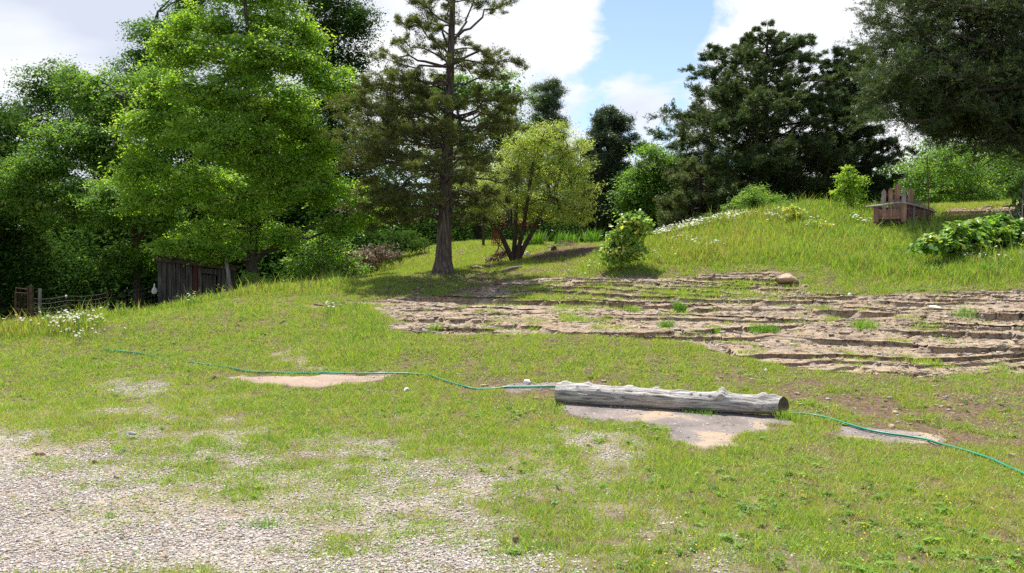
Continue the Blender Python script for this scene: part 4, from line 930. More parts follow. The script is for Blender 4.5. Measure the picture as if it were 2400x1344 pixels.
# ------------------------------------------------------------------ the log
M['log'] = noise_mat('weathered_log', [(.25, (.09, .075, .065)), (.39, (.24, .21, .19)), (.52, (.45, .42, .39)), (.72, (.64, .61, .575))], 5, (.8, 9, 9), bump=1.0, bdist=.02, detail=10, dist=.6)
M['log_end'] = noise_mat('log_end', [(.3, (.05, .035, .025)), (.7, (.15, .11, .08))], 14, bump=.6)
def build_log():
    w0 = cast(1306, 948)[0]; w1 = cast(1842, 984)[0]
    R = .110
    a = np.array([w0[0], w0[1] + R * .7, 0.]); b = np.array([w1[0], w1[1] + R * .7, 0.])
    # rest on the ground
    t = np.linspace(0, 1, 60); gx_ = a[0] + (b[0] - a[0]) * t; gy_ = a[1] + (b[1] - a[1]) * t; gz = surf(gx_, gy_)
    cf = np.polyfit(t, gz, 1); za, zb = np.polyval(cf, 0), np.polyval(cf, 1)
    a[2] = za + R * .95; b[2] = zb + R * .98
    L = np.linalg.norm(b - a); d = (b - a) / L
    s1 = np.cross(d, [0, 0, 1.]); s1 /= np.linalg.norm(s1); u1 = np.cross(s1, d)   # s1 toward camera?
    if s1[1] > 0: s1 = -s1
    u1 = np.array([0, 0, 1.]) - d * d[2]; u1 /= np.linalg.norm(u1)
    NL, NA = 240, 72
    tt = np.linspace(0, 1, NL); th = np.arange(NA) * 2 * np.pi / NA
    T, TH = np.meshgrid(tt, th, indexing='ij')
    rad = np.interp(T, [0, .03, .12, .5, .97, 1], [R * .94, R * 1.0, R * 1.02, R * .92, R * .86, R * .84])
    # bumps: (t, angle, height, size)  angle 0 = toward camera, 90deg = up
    knots = [(.04, 100, .020, .05), (.145, 95, .022, .045), (.335, 95, .022, .05), (.455, 95, .022, .03), (.56, 95, .014, .04), (.742, 88, .052, .045), (.735, 45, .040, .03), (.915, 85, .026, .04), (.41, 22, .030, .042), (.20, 40, .018, .025), (.265, 20, .014, .02), (.895, 2, .032, .042), (.61, 60, .012, .016), (.65, 58, .012, .014), (.69, 57, .014, .014), (.10, 58, .012, .018), (.96, 90, .015, .03), (.3, -10, .012, .04)]
    ang = np.degrees(TH); ang = np.where(ang > 180, ang - 360, ang)
    for (kt, ka, kh, ks) in knots:
        dd = np.sqrt(((T - kt) * L) ** 2 + (np.radians((ang - ka + 180) % 360 - 180) * R) ** 2)
        g = np.exp(-(dd / ks) ** 2); rad += kh * g
        if ks > .035 and ka < 60: rad -= kh * .5 * np.exp(-(dd / (ks * .42)) ** 2)   # sawn or rotted branch stub
        rad += kh * .35 * np.exp(-(((T - kt) * L) / (ks * 3.2)) ** 2 - (np.radians((ang - ka + 180) % 360 - 180) * R / (ks * 1.1)) ** 2)
    # fibres and checks
    rad += fbm(T * 9, TH / 6.283 * 60, 131, 3) * .004 + fbm(T * 3, TH / 6.283 * 12, 137, 3) * .005
    crack = np.abs(fbm(T * 2.2, TH / 6.283 * 14, 139, 3)); rad -= .011 * np.exp(-(crack / .03) ** 2) * sst(-.3, .3, fbm(T * 4, TH, 141, 2))
    rad = np.maximum(rad, .05)
    c = a[None, None] + (b - a)[None, None] * T[..., None]
    V = c + (s1 * np.cos(TH)[..., None] + u1 * np.sin(TH)[..., None]) * rad[..., None]
    bend = np.sin(T * math.pi) * -.008; V[..., 2] += bend
    # skewed saw cuts at both ends
    V = V + d * ((-np.cos(TH) * .055 - np.sin(TH) * .01) * sst(.93, 1, T) * 1.0)[..., None]
    i = (np.arange(NL - 1)[:, None] * NA + np.arange(NA)[None]).ravel(); j = (np.arange(NL - 1)[:, None] * NA + (np.arange(NA)[None] + 1) % NA).ravel()
    Fq = np.stack([i, j, j + NA, i + NA], -1)
    # local frame: x along the log for the material's grain
    base = (a + b) / 2; base[2] = min(za, zb)
    e = empty('log', base, 'long weathered grey log with knots lying on the rock slab in the lawn', 'log')
    e.rotation_euler = (0, 0, math.atan2(d[1], d[0]))
    Minv = np.array(Matrix.Rotation(-e.rotation_euler[2], 3, 'Z'))
    body = mesh_np('trunk', (V.reshape(-1, 3) - base) @ Minv.T, Fq, M['log'], e, None, True)
    for T0, row in ((0, 0), (1, NL - 1)):
        ring = V[row]; ctr = ring.mean(0); out_ = d * (1 if T0 else -1)
        rings = [ring, ctr + (ring - ctr) * .93 + out_ * .004, ctr + (ring - ctr) * .8 - out_ * .012, ctr + (ring - ctr) * .35 - out_ * (.03 if T0 else .015), ctr + (ring - ctr) * .02 - out_ * .03]
        VV = np.vstack(rings); FF = []
        for q in range(4):
            for k_ in range(NA): FF.append([q * NA + k_, q * NA + (k_ + 1) % NA, (q + 1) * NA + (k_ + 1) % NA, (q + 1) * NA + k_])
        FF = np.array(FF); 
        if not T0: FF = FF[:, ::-1]
        mesh_np('cut_end', (VV - base) @ Minv.T, FF, M['log_end'], e, None, True)
build_log()

# ------------------------------------------------------------------ the hose
m, nt, out = new_mat('hose'); b = N(nt, 'ShaderNodeBsdfPrincipled', i_Roughness=.38); tc = N(nt, 'ShaderNodeTexCoord'); nz = N(nt, 'ShaderNodeTexNoise', i_Scale=3.0, i_Detail=4.0); nt.links.new(tc.outputs['Object'], nz.inputs['Vector'])
nt.links.new(ramp(nt, [(.35, (.0, .19, .11)), (.65, (.015, .30, .17))], nz.outputs[0]), b.inputs['Base Color']); nt.links.new(b.outputs[0], out.inputs[0]); M['hose'] = m
def build_hose():
    seg = [[(245,822),(290,828),(330,832),(352,836)],
           [(352,836),(390,846),(430,850),(490,855),(540,866),(590,876),(640,878),(700,878),(770,881),(820,882),(880,882),(940,882),(995,882),(1030,892),(1070,905),(1100,912),(1140,915),(1180,913),(1240,913),(1300,912),(1380,925),(1500,945),(1650,962),(1780,972),(1850,974),(1900,976),(1945,986),(1990,1004),(2050,1020),(2110,1029),(2165,1036),(2210,1050),(2270,1065),(2330,1086),(2400,1114),(2480,1150)]]
    pts = np.array(seg[0][:-1] + seg[1], float)
    # behind the log the hose runs on the far side of it
    w = cast(pts[:, 0], pts[:, 1])
    lg = (pts[:, 0] > 1305) & (pts[:, 0] < 1845)
    w[lg, 1] += .34
    # resample smooth
    tt = np.r_[0, np.cumsum(np.linalg.norm(np.diff(w, axis=0), axis=1))]; s = np.arange(0, tt[-1], .05)
    X = np.interp(s, tt, w[:, 0]); Y = np.interp(s, tt, w[:, 1])
    for _ in range(5):
        X[1:-1] = (X[:-2] + X[1:-1] * 2 + X[2:]) / 4; Y[1:-1] = (Y[:-2] + Y[1:-1] * 2 + Y[2:]) / 4
    Z = surf(X, Y); 
    for _ in range(6): Z[1:-1] = np.maximum(Z[1:-1], (Z[:-2] + Z[2:]) / 2)
    pxs = np.interp(s, tt, pts[:, 0])
    Z = Z + np.interp(pxs, [240, 352, 390, 480, 560, 1080, 1110, 1165, 1190, 2600], [.022, .02, -.004, .006, .018, .020, .002, .004, .016, .020])
    V, Fq = tubes_np([(np.stack([X, Y, Z], -1), np.full(len(X), .0115))], 8)
    o0 = np.array([X.mean(), Y.mean(), Z.min()])
    o = mesh_np('garden_hose', V - o0, Fq, M['hose'], None, None, True); o.location = o0
    tag(o, 'green garden hose snaking across the lawn and behind the log', 'hose')
build_hose()

# ------------------------------------------------------------------ named stones
M['rock_brown'] = noise_mat('rock_brown', [(.3, (.13, .09, .06)), (.6, (.27, .19, .13)), (.8, (.38, .29, .2))], 12, bump=.5)
M['rock_grey'] = noise_mat('rock_grey', [(.3, (.2, .19, .18)), (.7, (.42, .41, .40))], 12, bump=.5)
M['rock_white'] = noise_mat('rock_white', [(.3, (.5, .48, .45)), (.7, (.75, .73, .7))], 12, bump=.3)
M['rock_tan'] = noise_mat('rock_tan', [(.3, (.25, .18, .12)), (.6, (.42, .31, .21)), (.8, (.52, .40, .29))], 8, bump=.6)
def stone(px, py, wpx, hpx, mat, label, flat=1.0, seed=0):
    w = cast(px, py)[0]; Y = w[1]; s = wpx / 2 * Y / F; hz = hpx / 2 * Y / F
    me = bpy.data.meshes.new('stone'); import bmesh
    bm = bmesh.new(); bmesh.ops.create_icosphere(bm, subdivisions=3, radius=1)
    for v in bm.verts:
        q = v.co.copy(); d = 1 + .28 * mnoise.noise(q * 1.3 + Vector((seed * 3.1, 0, 0))) + .08 * mnoise.noise(q * 4 + Vector((seed, 1, 0)))
        # facet: squash against a few planes
        for k in range(5):
            nrm = Vector((math.sin(seed * 7 + k * 2.1), math.cos(seed * 3 + k * 1.7), math.sin(k * 1.3 + seed))).normalized(); dp = q.dot(nrm)
            if dp > .62: d = min(d, .62 / dp * 1.02)
        v.co = Vector((q.x * s * d, q.y * s * d * .85, q.z * hz * d * 1.25 * flat))
    bm.to_mesh(me); bm.free(); me.materials.append(M[mat])
    o = bpy.data.objects.new('stone', me); COL.objects.link(o); z = surf(np.array([w[0]]), np.array([w[1]]))[0]
    o.location = (w[0], w[1], z + hz * .6); o.rotation_euler = (0, 0, seed * 1.3)
    tag(o, label, 'stone', 'loose stones lying about the drive, lawn and ledges')
for i, s_ in enumerate([(1210,1272,24,24,'rock_brown','brown blocky stone standing up at the gravel edge in front of the log'),(498,893,20,12,'rock_brown','small brown stone at the left tip of the tan sandstone strip'),(952,918,16,10,'rock_white','small whitish stone in the lawn below the hose bend'),
        (1235,903,20,12,'rock_white','white stone on the narrow slab left of the log'),(90,1062,28,12,'rock_brown','flat reddish brown stone in the gravel near the left edge'),(222,1082,18,12,'rock_brown','dark brown stone in the gravel right of the flat reddish one'),
        (275,1120,18,10,'rock_tan','tan pointed stone in the gravel below the dark brown one'),(308,1019,22,10,'rock_grey','grey flat stone where the grass meets the gravel at left'),(387,1311,24,14,'rock_tan','orange tan stone at the bottom of the gravel'),(1382,1050,18,10,'rock_tan','rounded tan stone in the gravel patch below the log'),
        (658,1197,14,8,'rock_brown','small brown stone in the gravel by a flat tuft'),(1470,1325,18,12,'rock_tan','pale tan stone at the bottom edge of the lawn'),(2370,1070,20,10,'rock_tan','pale tan stone beside the hose at the right edge'),(1770,725,20,16,'rock_tan','tan stone sitting on the upper ledges'),
        (1543,733,14,10,'rock_white','white stone beside the tallest ledge tuft'),(1795,871,12,8,'rock_white','small white stone in the lawn below the ledges'),(1690,890,10,7,'rock_tan','little orange stone in the lawn above the log'),(995,775,22,8,'rock_grey','flat grey stone at the lower left edge of the ledges'),(2090,1001,16,7,'rock_tan','thin tan stone on the bare soil above the hose'),(1992,690,14,8,'rock_white','whitish stone at the top edge of the ledges')]):
    stone(*s_[:6], seed=i + 1)
stone(1845, 662, 70, 26, 'rock_tan', 'squared tan sandstone block half sunk in the grass above the ledges', seed=33)
def scrap():
    w = cast(2190, 728)[0]; z = surf(np.array([w[0]]), np.array([w[1]]))[0]; s = w[1] / F
    mb = MB(); poly = [(-15*s, -.01), (-10*s, .03), (4*s, .028), (15*s, -.02), (13*s, -.04), (-4*s, -.02)]
    mb.prism(poly, .02, (w[0], w[1], z + .07), Matrix.Rotation(math.radians(-50), 3, 'X'))
    mm, nt, out = new_mat('white_plastic'); b = N(nt, 'ShaderNodeBsdfPrincipled', i_Roughness=.4); b.inputs['Base Color'].default_value = (.8, .8, .8, 1); nt.links.new(b.outputs[0], out.inputs[0])
    o = mb.build('plastic_scrap', mm, None, bevel=.004); tag(o, 'white flat scrap lying on the ledges toward the right', 'scrap')
    M['white'] = mm
scrap()

# ------------------------------------------------------------------ shed, fence and gate
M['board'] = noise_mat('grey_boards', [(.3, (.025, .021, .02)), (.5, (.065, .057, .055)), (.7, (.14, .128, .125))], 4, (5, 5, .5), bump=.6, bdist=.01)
M['board_red'] = noise_mat('red_board', [(.3, (.07, .018, .012)), (.7, (.15, .035, .022))], 5, (5, 5, .5), bump=.4)
M['roof'] = noise_mat('old_roof', [(.3, (.05, .035, .03)), (.6, (.12, .09, .075)), (.8, (.2, .15, .12))], 4, (1, 6, 1), bump=.5)
M['dark'] = noise_mat('painted_shade', [(.3, (.015, .013, .012)), (.7, (.05, .045, .042))], 4, (5, 5, .5))
M['rust'] = noise_mat('rust', [(.3, (.05, .025, .016)), (.6, (.11, .055, .035)), (.8, (.2, .13, .09))], 14, bump=.5)
M['wire'] = noise_mat('wire', [(.3, (.08, .07, .06)), (.7, (.17, .155, .14))], 10, bump=0, metal=.3, rough=.6)
M['post_grey'] = noise_mat('post_grey', [(.3, (.13, .115, .10)), (.6, (.27, .24, .22)), (.8, (.36, .33, .3))], 7, (4, 4, .5), bump=.5)
M['wood_red'] = noise_mat('faded_red_wood', [(.3, (.16, .10, .075)), (.5, (.32, .16, .12)), (.68, (.46, .27, .21)), (.85, (.54, .45, .39))], 5, (3, 3, .8), bump=.6, detail=9, dist=.5)
def shed():
    A = at(370, 700, 21.6); Bp = at(552, 690, 22.3)
    xa, ya, xb, yb = A[0], A[1], Bp[0], Bp[1]
    za = zs(xa, ya) - .15; base = (xa, ya, za)
    e = empty('shed', base, 'low weathered board shed with sloping roof in the shade under the maple', 'shed')
    ux = Vector((xb - xa, yb - ya, 0)); Lw = ux.length; ux.normalize(); uy = Vector((-ux.y, ux.x, 0)); R3 = Matrix((ux, uy, Vector((0, 0, 1)))).transposed()
    zt0 = at(375, 604, 21.6)[2]; zt1 = at(552, 628, 22.3)[2]
    mb = MB(); mr = MB(); n = 19; x0 = 0; ws = [random.uniform(.8, 1.25) for _ in range(n)]; tot = sum(ws)
    for i in range(n):
        w = ws[i] / tot * Lw; xm = x0 + w / 2; x0 += w; t = xm / Lw
        zt = zt0 + (zt1 - zt0) * t - random.uniform(0, .04); zb = zs(xa + ux.x * xm, ya + ux.y * xm) - .15 + random.uniform(0, .05)
        if .54 < t < .76: continue
        tgt = mr if i == 8 else mb
        if i == 8: zb = zb + .55
        tgt.box(Vector((xa, ya, 0)) + ux * xm + uy * random.uniform(-.008, .008) + Vector((0, 0, (zt + zb) / 2)), (w - .012, .022, zt - zb), R3 @ Matrix.Rotation(random.uniform(-.012, .012), 3, 'Y'))
    D = 1.9
    for side in (0, 1):   # end walls
        for k in range(9):
            p = Vector((xa, ya, 0)) + ux * (Lw * side + (.012 if side == 0 else -.012)) + uy * (.14 + (D - .2) * k / 8.5)
            zt = (zt0, zt1)[side] - .02; zb = zs(p.x, p.y) - .2
            mb.box(p + Vector((0, 0, (zt + zb) / 2)), (.02, D / 9.4, zt - zb), R3)
    for k in range(18):
        p = Vector((xa, ya, 0)) + ux * (Lw * (k + .5) / 18) + uy * D; zt = zt0 + (zt1 - zt0) * (k + .5) / 18; zb = zs(p.x, p.y) - .2
        mb.box(p + Vector((0, 0, (zt + zb) / 2)), (Lw / 18.5, .02, zt - zb), R3)
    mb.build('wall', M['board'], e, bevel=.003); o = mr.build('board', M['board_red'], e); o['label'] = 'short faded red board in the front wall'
    # door: three dark boards set back behind the opening
    md = MB()
    for k in range(4):
        t = .555 + .19 * (k + .5) / 4; p = Vector((xa, ya, 0)) + ux * (Lw * t) + uy * .05; zt = zt0 + (zt1 - zt0) * t - .28; zb = zs(p.x, p.y) - .05
        md.box(p + Vector((0, 0, (zt + zb) / 2)), (Lw * .19 / 4.2, .02, zt - zb), R3)
    p = Vector((xa, ya, 0)) + ux * (Lw * .65) + uy * .03 + Vector((0, 0, zt0 + (zt1 - zt0) * .65 - .18)); 
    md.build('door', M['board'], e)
    lt = MB(); sl = math.atan2(zt1 - zt0, Lw); RR = R3 @ Matrix.Rotation(-sl, 3, 'Y')
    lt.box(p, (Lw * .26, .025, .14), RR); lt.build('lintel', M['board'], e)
    # roof boards running downhill to the right, ragged left eave
    rf = MB(); c0 = Vector((xa, ya, 0)) + ux * (Lw / 2) + Vector((0, 0, (zt0 + zt1) / 2 + .045))
    for k in range(12):
        v = -.28 + (D + .5) * (k + .5) / 12; rf.box(c0 + uy * v + ux * random.uniform(-.06, .06), (Lw * 1.1 + .12, (D + .5) / 12 - .01, .03), RR @ Matrix.Rotation(random.uniform(-.01, .01), 3, 'X'))
    rf.build('roof', M['roof'], e)
    fs = MB(); fs.box(c0 - uy * .14 - Vector((0, 0, .075)), (Lw * 1.04, .03, .10), RR); fs.build('fascia', M['roof'], e)
    # things hanging on it
    c = at(435, 662, 22.1); c[1] -= .1
    lan = empty('lantern', (c[0], c[1], c[2] - .14), 'pale glass lantern hanging on the shed wall', 'lantern')
    g = MB(); g.lathe([(.05, -.12), (.062, -.1), (.062, .08), (.045, .11)], c, 12); g.build('glass', M['lampglass'], lan, True)
    g = MB(); g.lathe([(.065, -.14), (.065, -.12)], c, 12); g.build('base_plate', M['wire'], lan, True); g = MB(); g.lathe([(.055, .11), (.055, .13), (.02, .16), (.02, .18)], c, 12); g.build('cap', M['wire'], lan, True)
    g = MB(); g.tube([c + np.array(q) for q in [(-.07, 0, .08), (-.09, 0, 0), (-.07, 0, -.1)]], .005, 6); g.build('handle', M['wire'], lan); g = MB(); g.tube([c + np.array([0, 0, .17]), c + np.array([0, .1, .25])], .004, 6); g.build('hook', M['wire'], lan)
    c = at(362, 682, 21.2)
    g = MB(); g.lathe([(.01, -.085), (.045, -.075), (.068, -.03), (.066, .015), (.045, .055), (.022, .09), (.015, .14), (.012, .18)], c, 14); o = g.build('gourd', M['rock_white'], None, True); tag(o, 'white gourd hanging at the left corner of the shed', 'gourd')
mm, nt, out = new_mat('lamp_glass'); b = N(nt, 'ShaderNodeBsdfPrincipled', i_Roughness=.25); b.inputs['Base Color'].default_value = (.5, .53, .5, 1); nt.links.new(b.outputs[0], out.inputs[0]); M['lampglass'] = mm
shed()
def leaning_post():
    a = at(548, 692, 21.3); b = at(529, 603, 21.3); a[2] = zs(a[0], a[1]) - .1
    mb = MB(); mb.tube([a, a * .5 + b * .5 + np.array([.01, 0, 0]), b], [.052, .048, .042], 9); o = mb.build('leaning_post', M['post_grey'], None, True); tag(o, 'grey wooden post leaning left against the right end of the shed', 'post')
    a = at(524, 668, 21.4); b = at(532, 640, 21.4); a[2] = zs(a[0], a[1])
    mb = MB(); mb.tube([a, b], .012, 6); o = mb.build('stick', M['post_grey'], None); tag(o, 'thin stick leaning beside the leaning post at the shed', 'stick')
leaning_post()
def fence():
    pts = [(72, 700, 18.2), (155, 694, 18.8), (250, 687, 19.6), (362, 672, 21.0)]
    tops = [at(*p) for p in pts]
    e = empty('wire_fence', (tops[0][0], tops[0][1], zs(tops[0][0], tops[0][1])), 'sagging wire fence between the rusty gate and the shed', 'fence')
    mb = MB(); rows = 9; H = [0, .1, .2, .3, .4, .5, .6, .7, .82]
    for h in H:
        P_ = []
        for i in range(len(tops) - 1):
            for t in np.linspace(0, 1, 9)[(0 if i == 0 else 1):]:
                q = tops[i] * (1 - t) + tops[i + 1] * t; P_.append(q + np.array([0, 0, -h - .035 * math.sin(t * math.pi) + random.uniform(-.006, .006)]))
        mb.tube(P_, .0028, 4, False)
    n = 44
    for k in range(n):
        t = k / (n - 1) * (len(tops) - 1); i = min(int(t), len(tops) - 2); q = tops[i] * (1 - (t - i)) + tops[i + 1] * (t - i)
        mb.tube([q, q + np.array([random.uniform(-.01, .01), 0, -.85])], .0022, 3, False)
    mb.build('netting', M['wire'], e)
    for (px, py, Y, r, m_) in [(92, 678, 18.3, .035, 'post_grey'), (250, 680, 19.6, .016, 'rust')]:
        t = at(px, py, Y); z0 = zs(t[0], t[1]) - .2; p = MB(); p.tube([(t[0] - (.05 if px == 92 else 0), t[1] + .03, z0), (t[0], t[1] + .03, t[2])], r, 8); p.build('post', M[m_], e)
    t = at(155, 697, 18.75); z0 = zs(t[0], t[1]) - .2; p = MB(); p.tube([(t[0] + .06, t[1], z0), tuple(t)], .012, 6); po = p.build('post', M['rust'], e)
    p = MB(); p.lathe([(.005, -.03), (.024, -.015), (.026, .008), (.012, .03)], t + np.array([0, 0, .02]), 10); p.build('insulator', M['rock_white'], po, True)
    # gate
    a = at(36, 676, 18.0); b = at(73, 670, 18.05); z0 = zs(a[0], a[1]) - .1
    e = empty('rusty_gate', (a[0], a[1], z0), 'rusty narrow metal gate between two posts at the far left', 'gate')
    p = MB(); p.box(((b[0]), b[1], (b[2] + z0) / 2), (.065, .065, b[2] - z0)); p.build('post', M['rust'], e)
    p = MB(); p.tube([(a[0] - .05, a[1], z0), (a[0], a[1], a[2] - .08)], .014, 8); p.build('post', M['rust'], e)
    p = MB(); x0, x1, zt = a[0] + .01, b[0] - .045, at(36, 673, 18)[2]
    zt_ = at(50, 675, 18)[2]
    for q0, q1 in [((x0, zt_), (x1, zt_ - .035)), ((x0, zt_ - .1), (x1, zt_ - .12)), ((x0, z0 + .15), (x1, z0 + .15)), ((x0, zt_ - .45), (x1, zt_ - .46))]:
        p.tube([(q0[0], a[1], q0[1]), (q1[0], a[1], q1[1])], .011, 6)
    for x in (x0, x1): p.tube([(x, a[1], z0 + .12), (x, a[1], zt_)], .011, 6)
    for k in range(1, 7): p.tube([(x0 + (x1 - x0) * k / 7, a[1] + .005, z0 + .12), (x0 + (x1 - x0) * k / 7 + random.uniform(-.01, .01), a[1] + .005, zt_ - .1)], .0035, 4)
    p.build('frame', M['rust'], e)
fence()

# ------------------------------------------------------------------ planter box with pickets
def planter():
    O = Vector([float(c) for c in at(2125, 520, 20.0)]); u = Vector((.67, .74, 0)).normalized(); v = Vector((-u.y, u.x, 0)); up = Vector((0, 0, 1))
    zb = O.z; zt = float(at(2125, 479, 20.0)[2]); H = zt - zb; L = 2.0; Wd = .74
    g = zs(O.x, O.y)
    e = empty('planter_box', (O.x, O.y, g), 'faded red and grey wooden planter box with a picket back on thin legs', 'planter')
    R3 = Matrix((v, u, up)).transposed()      # local x = along width, y = along length
    def P3(a, b, c): return O + v * a + u * b + up * c
    # end panel facing the viewer: two posts and boards
    for a in (.055, Wd - .05):
        p = MB(); p.box(P3(a, -.02, H / 2 + .01), (.115, .035, H + .02), R3); p.build('corner_post', M['post_red'] if a > .3 else M['wood_red'], e, bevel=.005)
    p = MB(); p.box(P3(Wd / 2, .012, H * .50), (Wd - .02, .025, .13), R3); p.box(P3(Wd / 2, .018, H * .28), (Wd - .02, .025, .075), R3); p.box(P3(Wd / 2, .012, H * .70), (Wd - .02, .022, .02), R3); p.build('end_board', M['wood_red'], e, bevel=.004)
    p = MB(); p.box(P3(Wd / 2, .12, H * .12), (Wd - .06, .2, .05), R3); p.build('bottom', M['dark'], e)  # near-black strip stands in for the shade in the gap below the end boards
    p = MB(); p.tube([P3(-.06, -.03, -.015), P3(Wd + .02, -.03, 0.0)], .018, 8); p.tube([P3(Wd * .3, .0, -.03), P3(Wd * .45, .6, -.06), P3(Wd * .3, 1.2, -.05)], .03, 8); p.build('skid', M['rust'], e)
    # long side panels, right one visible
    for a, nm in ((0, 0), (Wd, 1)):
        p = MB()
        for k, (zc, hh) in enumerate([(H * .2, H * .36), (H * .58, H * .36), (H * .9, H * .22)]):
            p.box(P3(a, L / 2, zc), (.024, L - .08, hh - .008), R3 @ Matrix.Rotation(random.uniform(-.006, .006), 3, 'X'))
        p.build('side_panel', M['wood_red2'], e, bevel=.004)
    for b in (.42, 1.2, L - .03):
        p = MB(); p.box(P3(-.028, b, H * .45), (.03, .08, H * .92), R3); p.build('brace', M['post_grey'], e, bevel=.004)
    p = MB(); p.box(P3(Wd / 2, L, H * .45), (Wd, .025, H * .85), R3); p.build('far_board', M['wood_red2'], e)
    # pole rail round the rim
    p = MB(); p.tube([P3(Wd + .17, -.08, H - .03), P3(Wd * .7, -.05, H + .0), P3(Wd * .3, -.05, H + .035), P3(.05, -.04, H + .03), P3(-.06, .08, H + .0), P3(-.06, .9, H - .03), P3(-.05, L + .05, H - .08)], [.022, .025, .027, .026, .024, .022, .02], 9); p.build('rail', M['rail'], e, True)
    # pickets
    tops = [444, 440, 430, 440, 440]; xs = [2071, 2085.5, 2102, 2117.5, 2132]
    for k in range(5):
        a = Wd - .05 - k * .155; b = .5; q = P3(a, b, 0); Yq = q.y; zt_ = float(at(xs[k], tops[k], Yq)[2]) - q.z; w = .058 if k == 2 else .052
        lo = .03 if k < 3 else H + .06
        p = MB(); p.prism([(-w, lo), (w, lo), (w, zt_ - .07), (w * .1, zt_), (-w * .1, zt_), (-w, zt_ - .07)], .022, P3(a, b + random.uniform(-.01, .01), 0), R3)
        p.build('picket', M['picket'] if k in (0, 3) else M['wood_red'], e, bevel=.004)
    p = MB(); p.box(P3(Wd / 2 - .18, b + .03, H + .12), (.36, .03, .07), R3); p.box(P3(Wd / 2, b + .03, H * .35), (Wd - .05, .03, .07), R3); p.box(P3(.12, b, H * .4), (.12, .024, H * .9), R3); p.build('back_rail', M['post_grey'], e, bevel=.004)
    # legs
    for (a, b) in ((.1, .05), (Wd - .15, .05), (.1, 1.6), (Wd - .15, 1.6), (.42, .3)):
        q = P3(a, b, 0); gz = zs(q.x, q.y) - .1; p = MB(); p.tube([q, (q.x + random.uniform(-.03, .03), q.y, gz)], .011, 6); p.build('leg', M['rust'], e)
    # dry wire and stalks standing in the box
    n = 900; a = rng.uniform(.04, Wd - .04, n); b = rng.uniform(.75, L - .1, n)
    ps = np.array([P3(float(i), float(j), H * .5) for i, j in zip(a, b)]); pe = ps + np.stack([rng.normal(0, .10, n), rng.normal(0, .10, n), H * .5 + .07 + rng.random(n) * .12 * (1.4 - b / L)], -1)
    V, Fq = prisms(ps, pe, .0025, .0015, 3); base = np.array([O.x, O.y, g]); mesh_np('dry_stalks', V - base, Fq, M['straw'], e)
    # tall rod
    t = at(2173, 365, 19.6); b_ = at(2175, 555, 19.6); z0 = zs(b_[0], b_[1]) - .1
    p = MB(); p.tube([(b_[0], b_[1], z0), (b_[0] + .005, b_[1], (z0 + t[2]) / 2), (t[0], t[1], t[2])], .011, 6); o = p.build('rusty_rod', M['rust'], None); tag(o, 'thin tall rusty rod standing right of the planter box', 'rod')
M['post_red'] = noise_mat('post_faded', [(.3, (.16, .08, .06)), (.6, (.30, .16, .13)), (.8, (.38, .26, .22))], 6, (3, 3, .6), bump=.5)
M['wood_red2'] = noise_mat('dark_red_wood', [(.3, (.06, .03, .022)), (.5, (.15, .055, .04)), (.75, (.24, .11, .08))], 5, (2, 2, 2), bump=.5)
M['picket'] = noise_mat('picket_grey', [(.3, (.22, .16, .14)), (.6, (.42, .33, .30)), (.8, (.52, .44, .41))], 7, (3, 3, .8), bump=.5)
M['rail'] = noise_mat('rail_grey', [(.3, (.22, .19, .17)), (.7, (.42, .39, .36))], 8, (1, 1, 1), bump=.4)
M['straw'] = noise_mat('straw', [(.3, (.16, .13, .10)), (.7, (.34, .30, .24))], 8, bump=0)
planter()

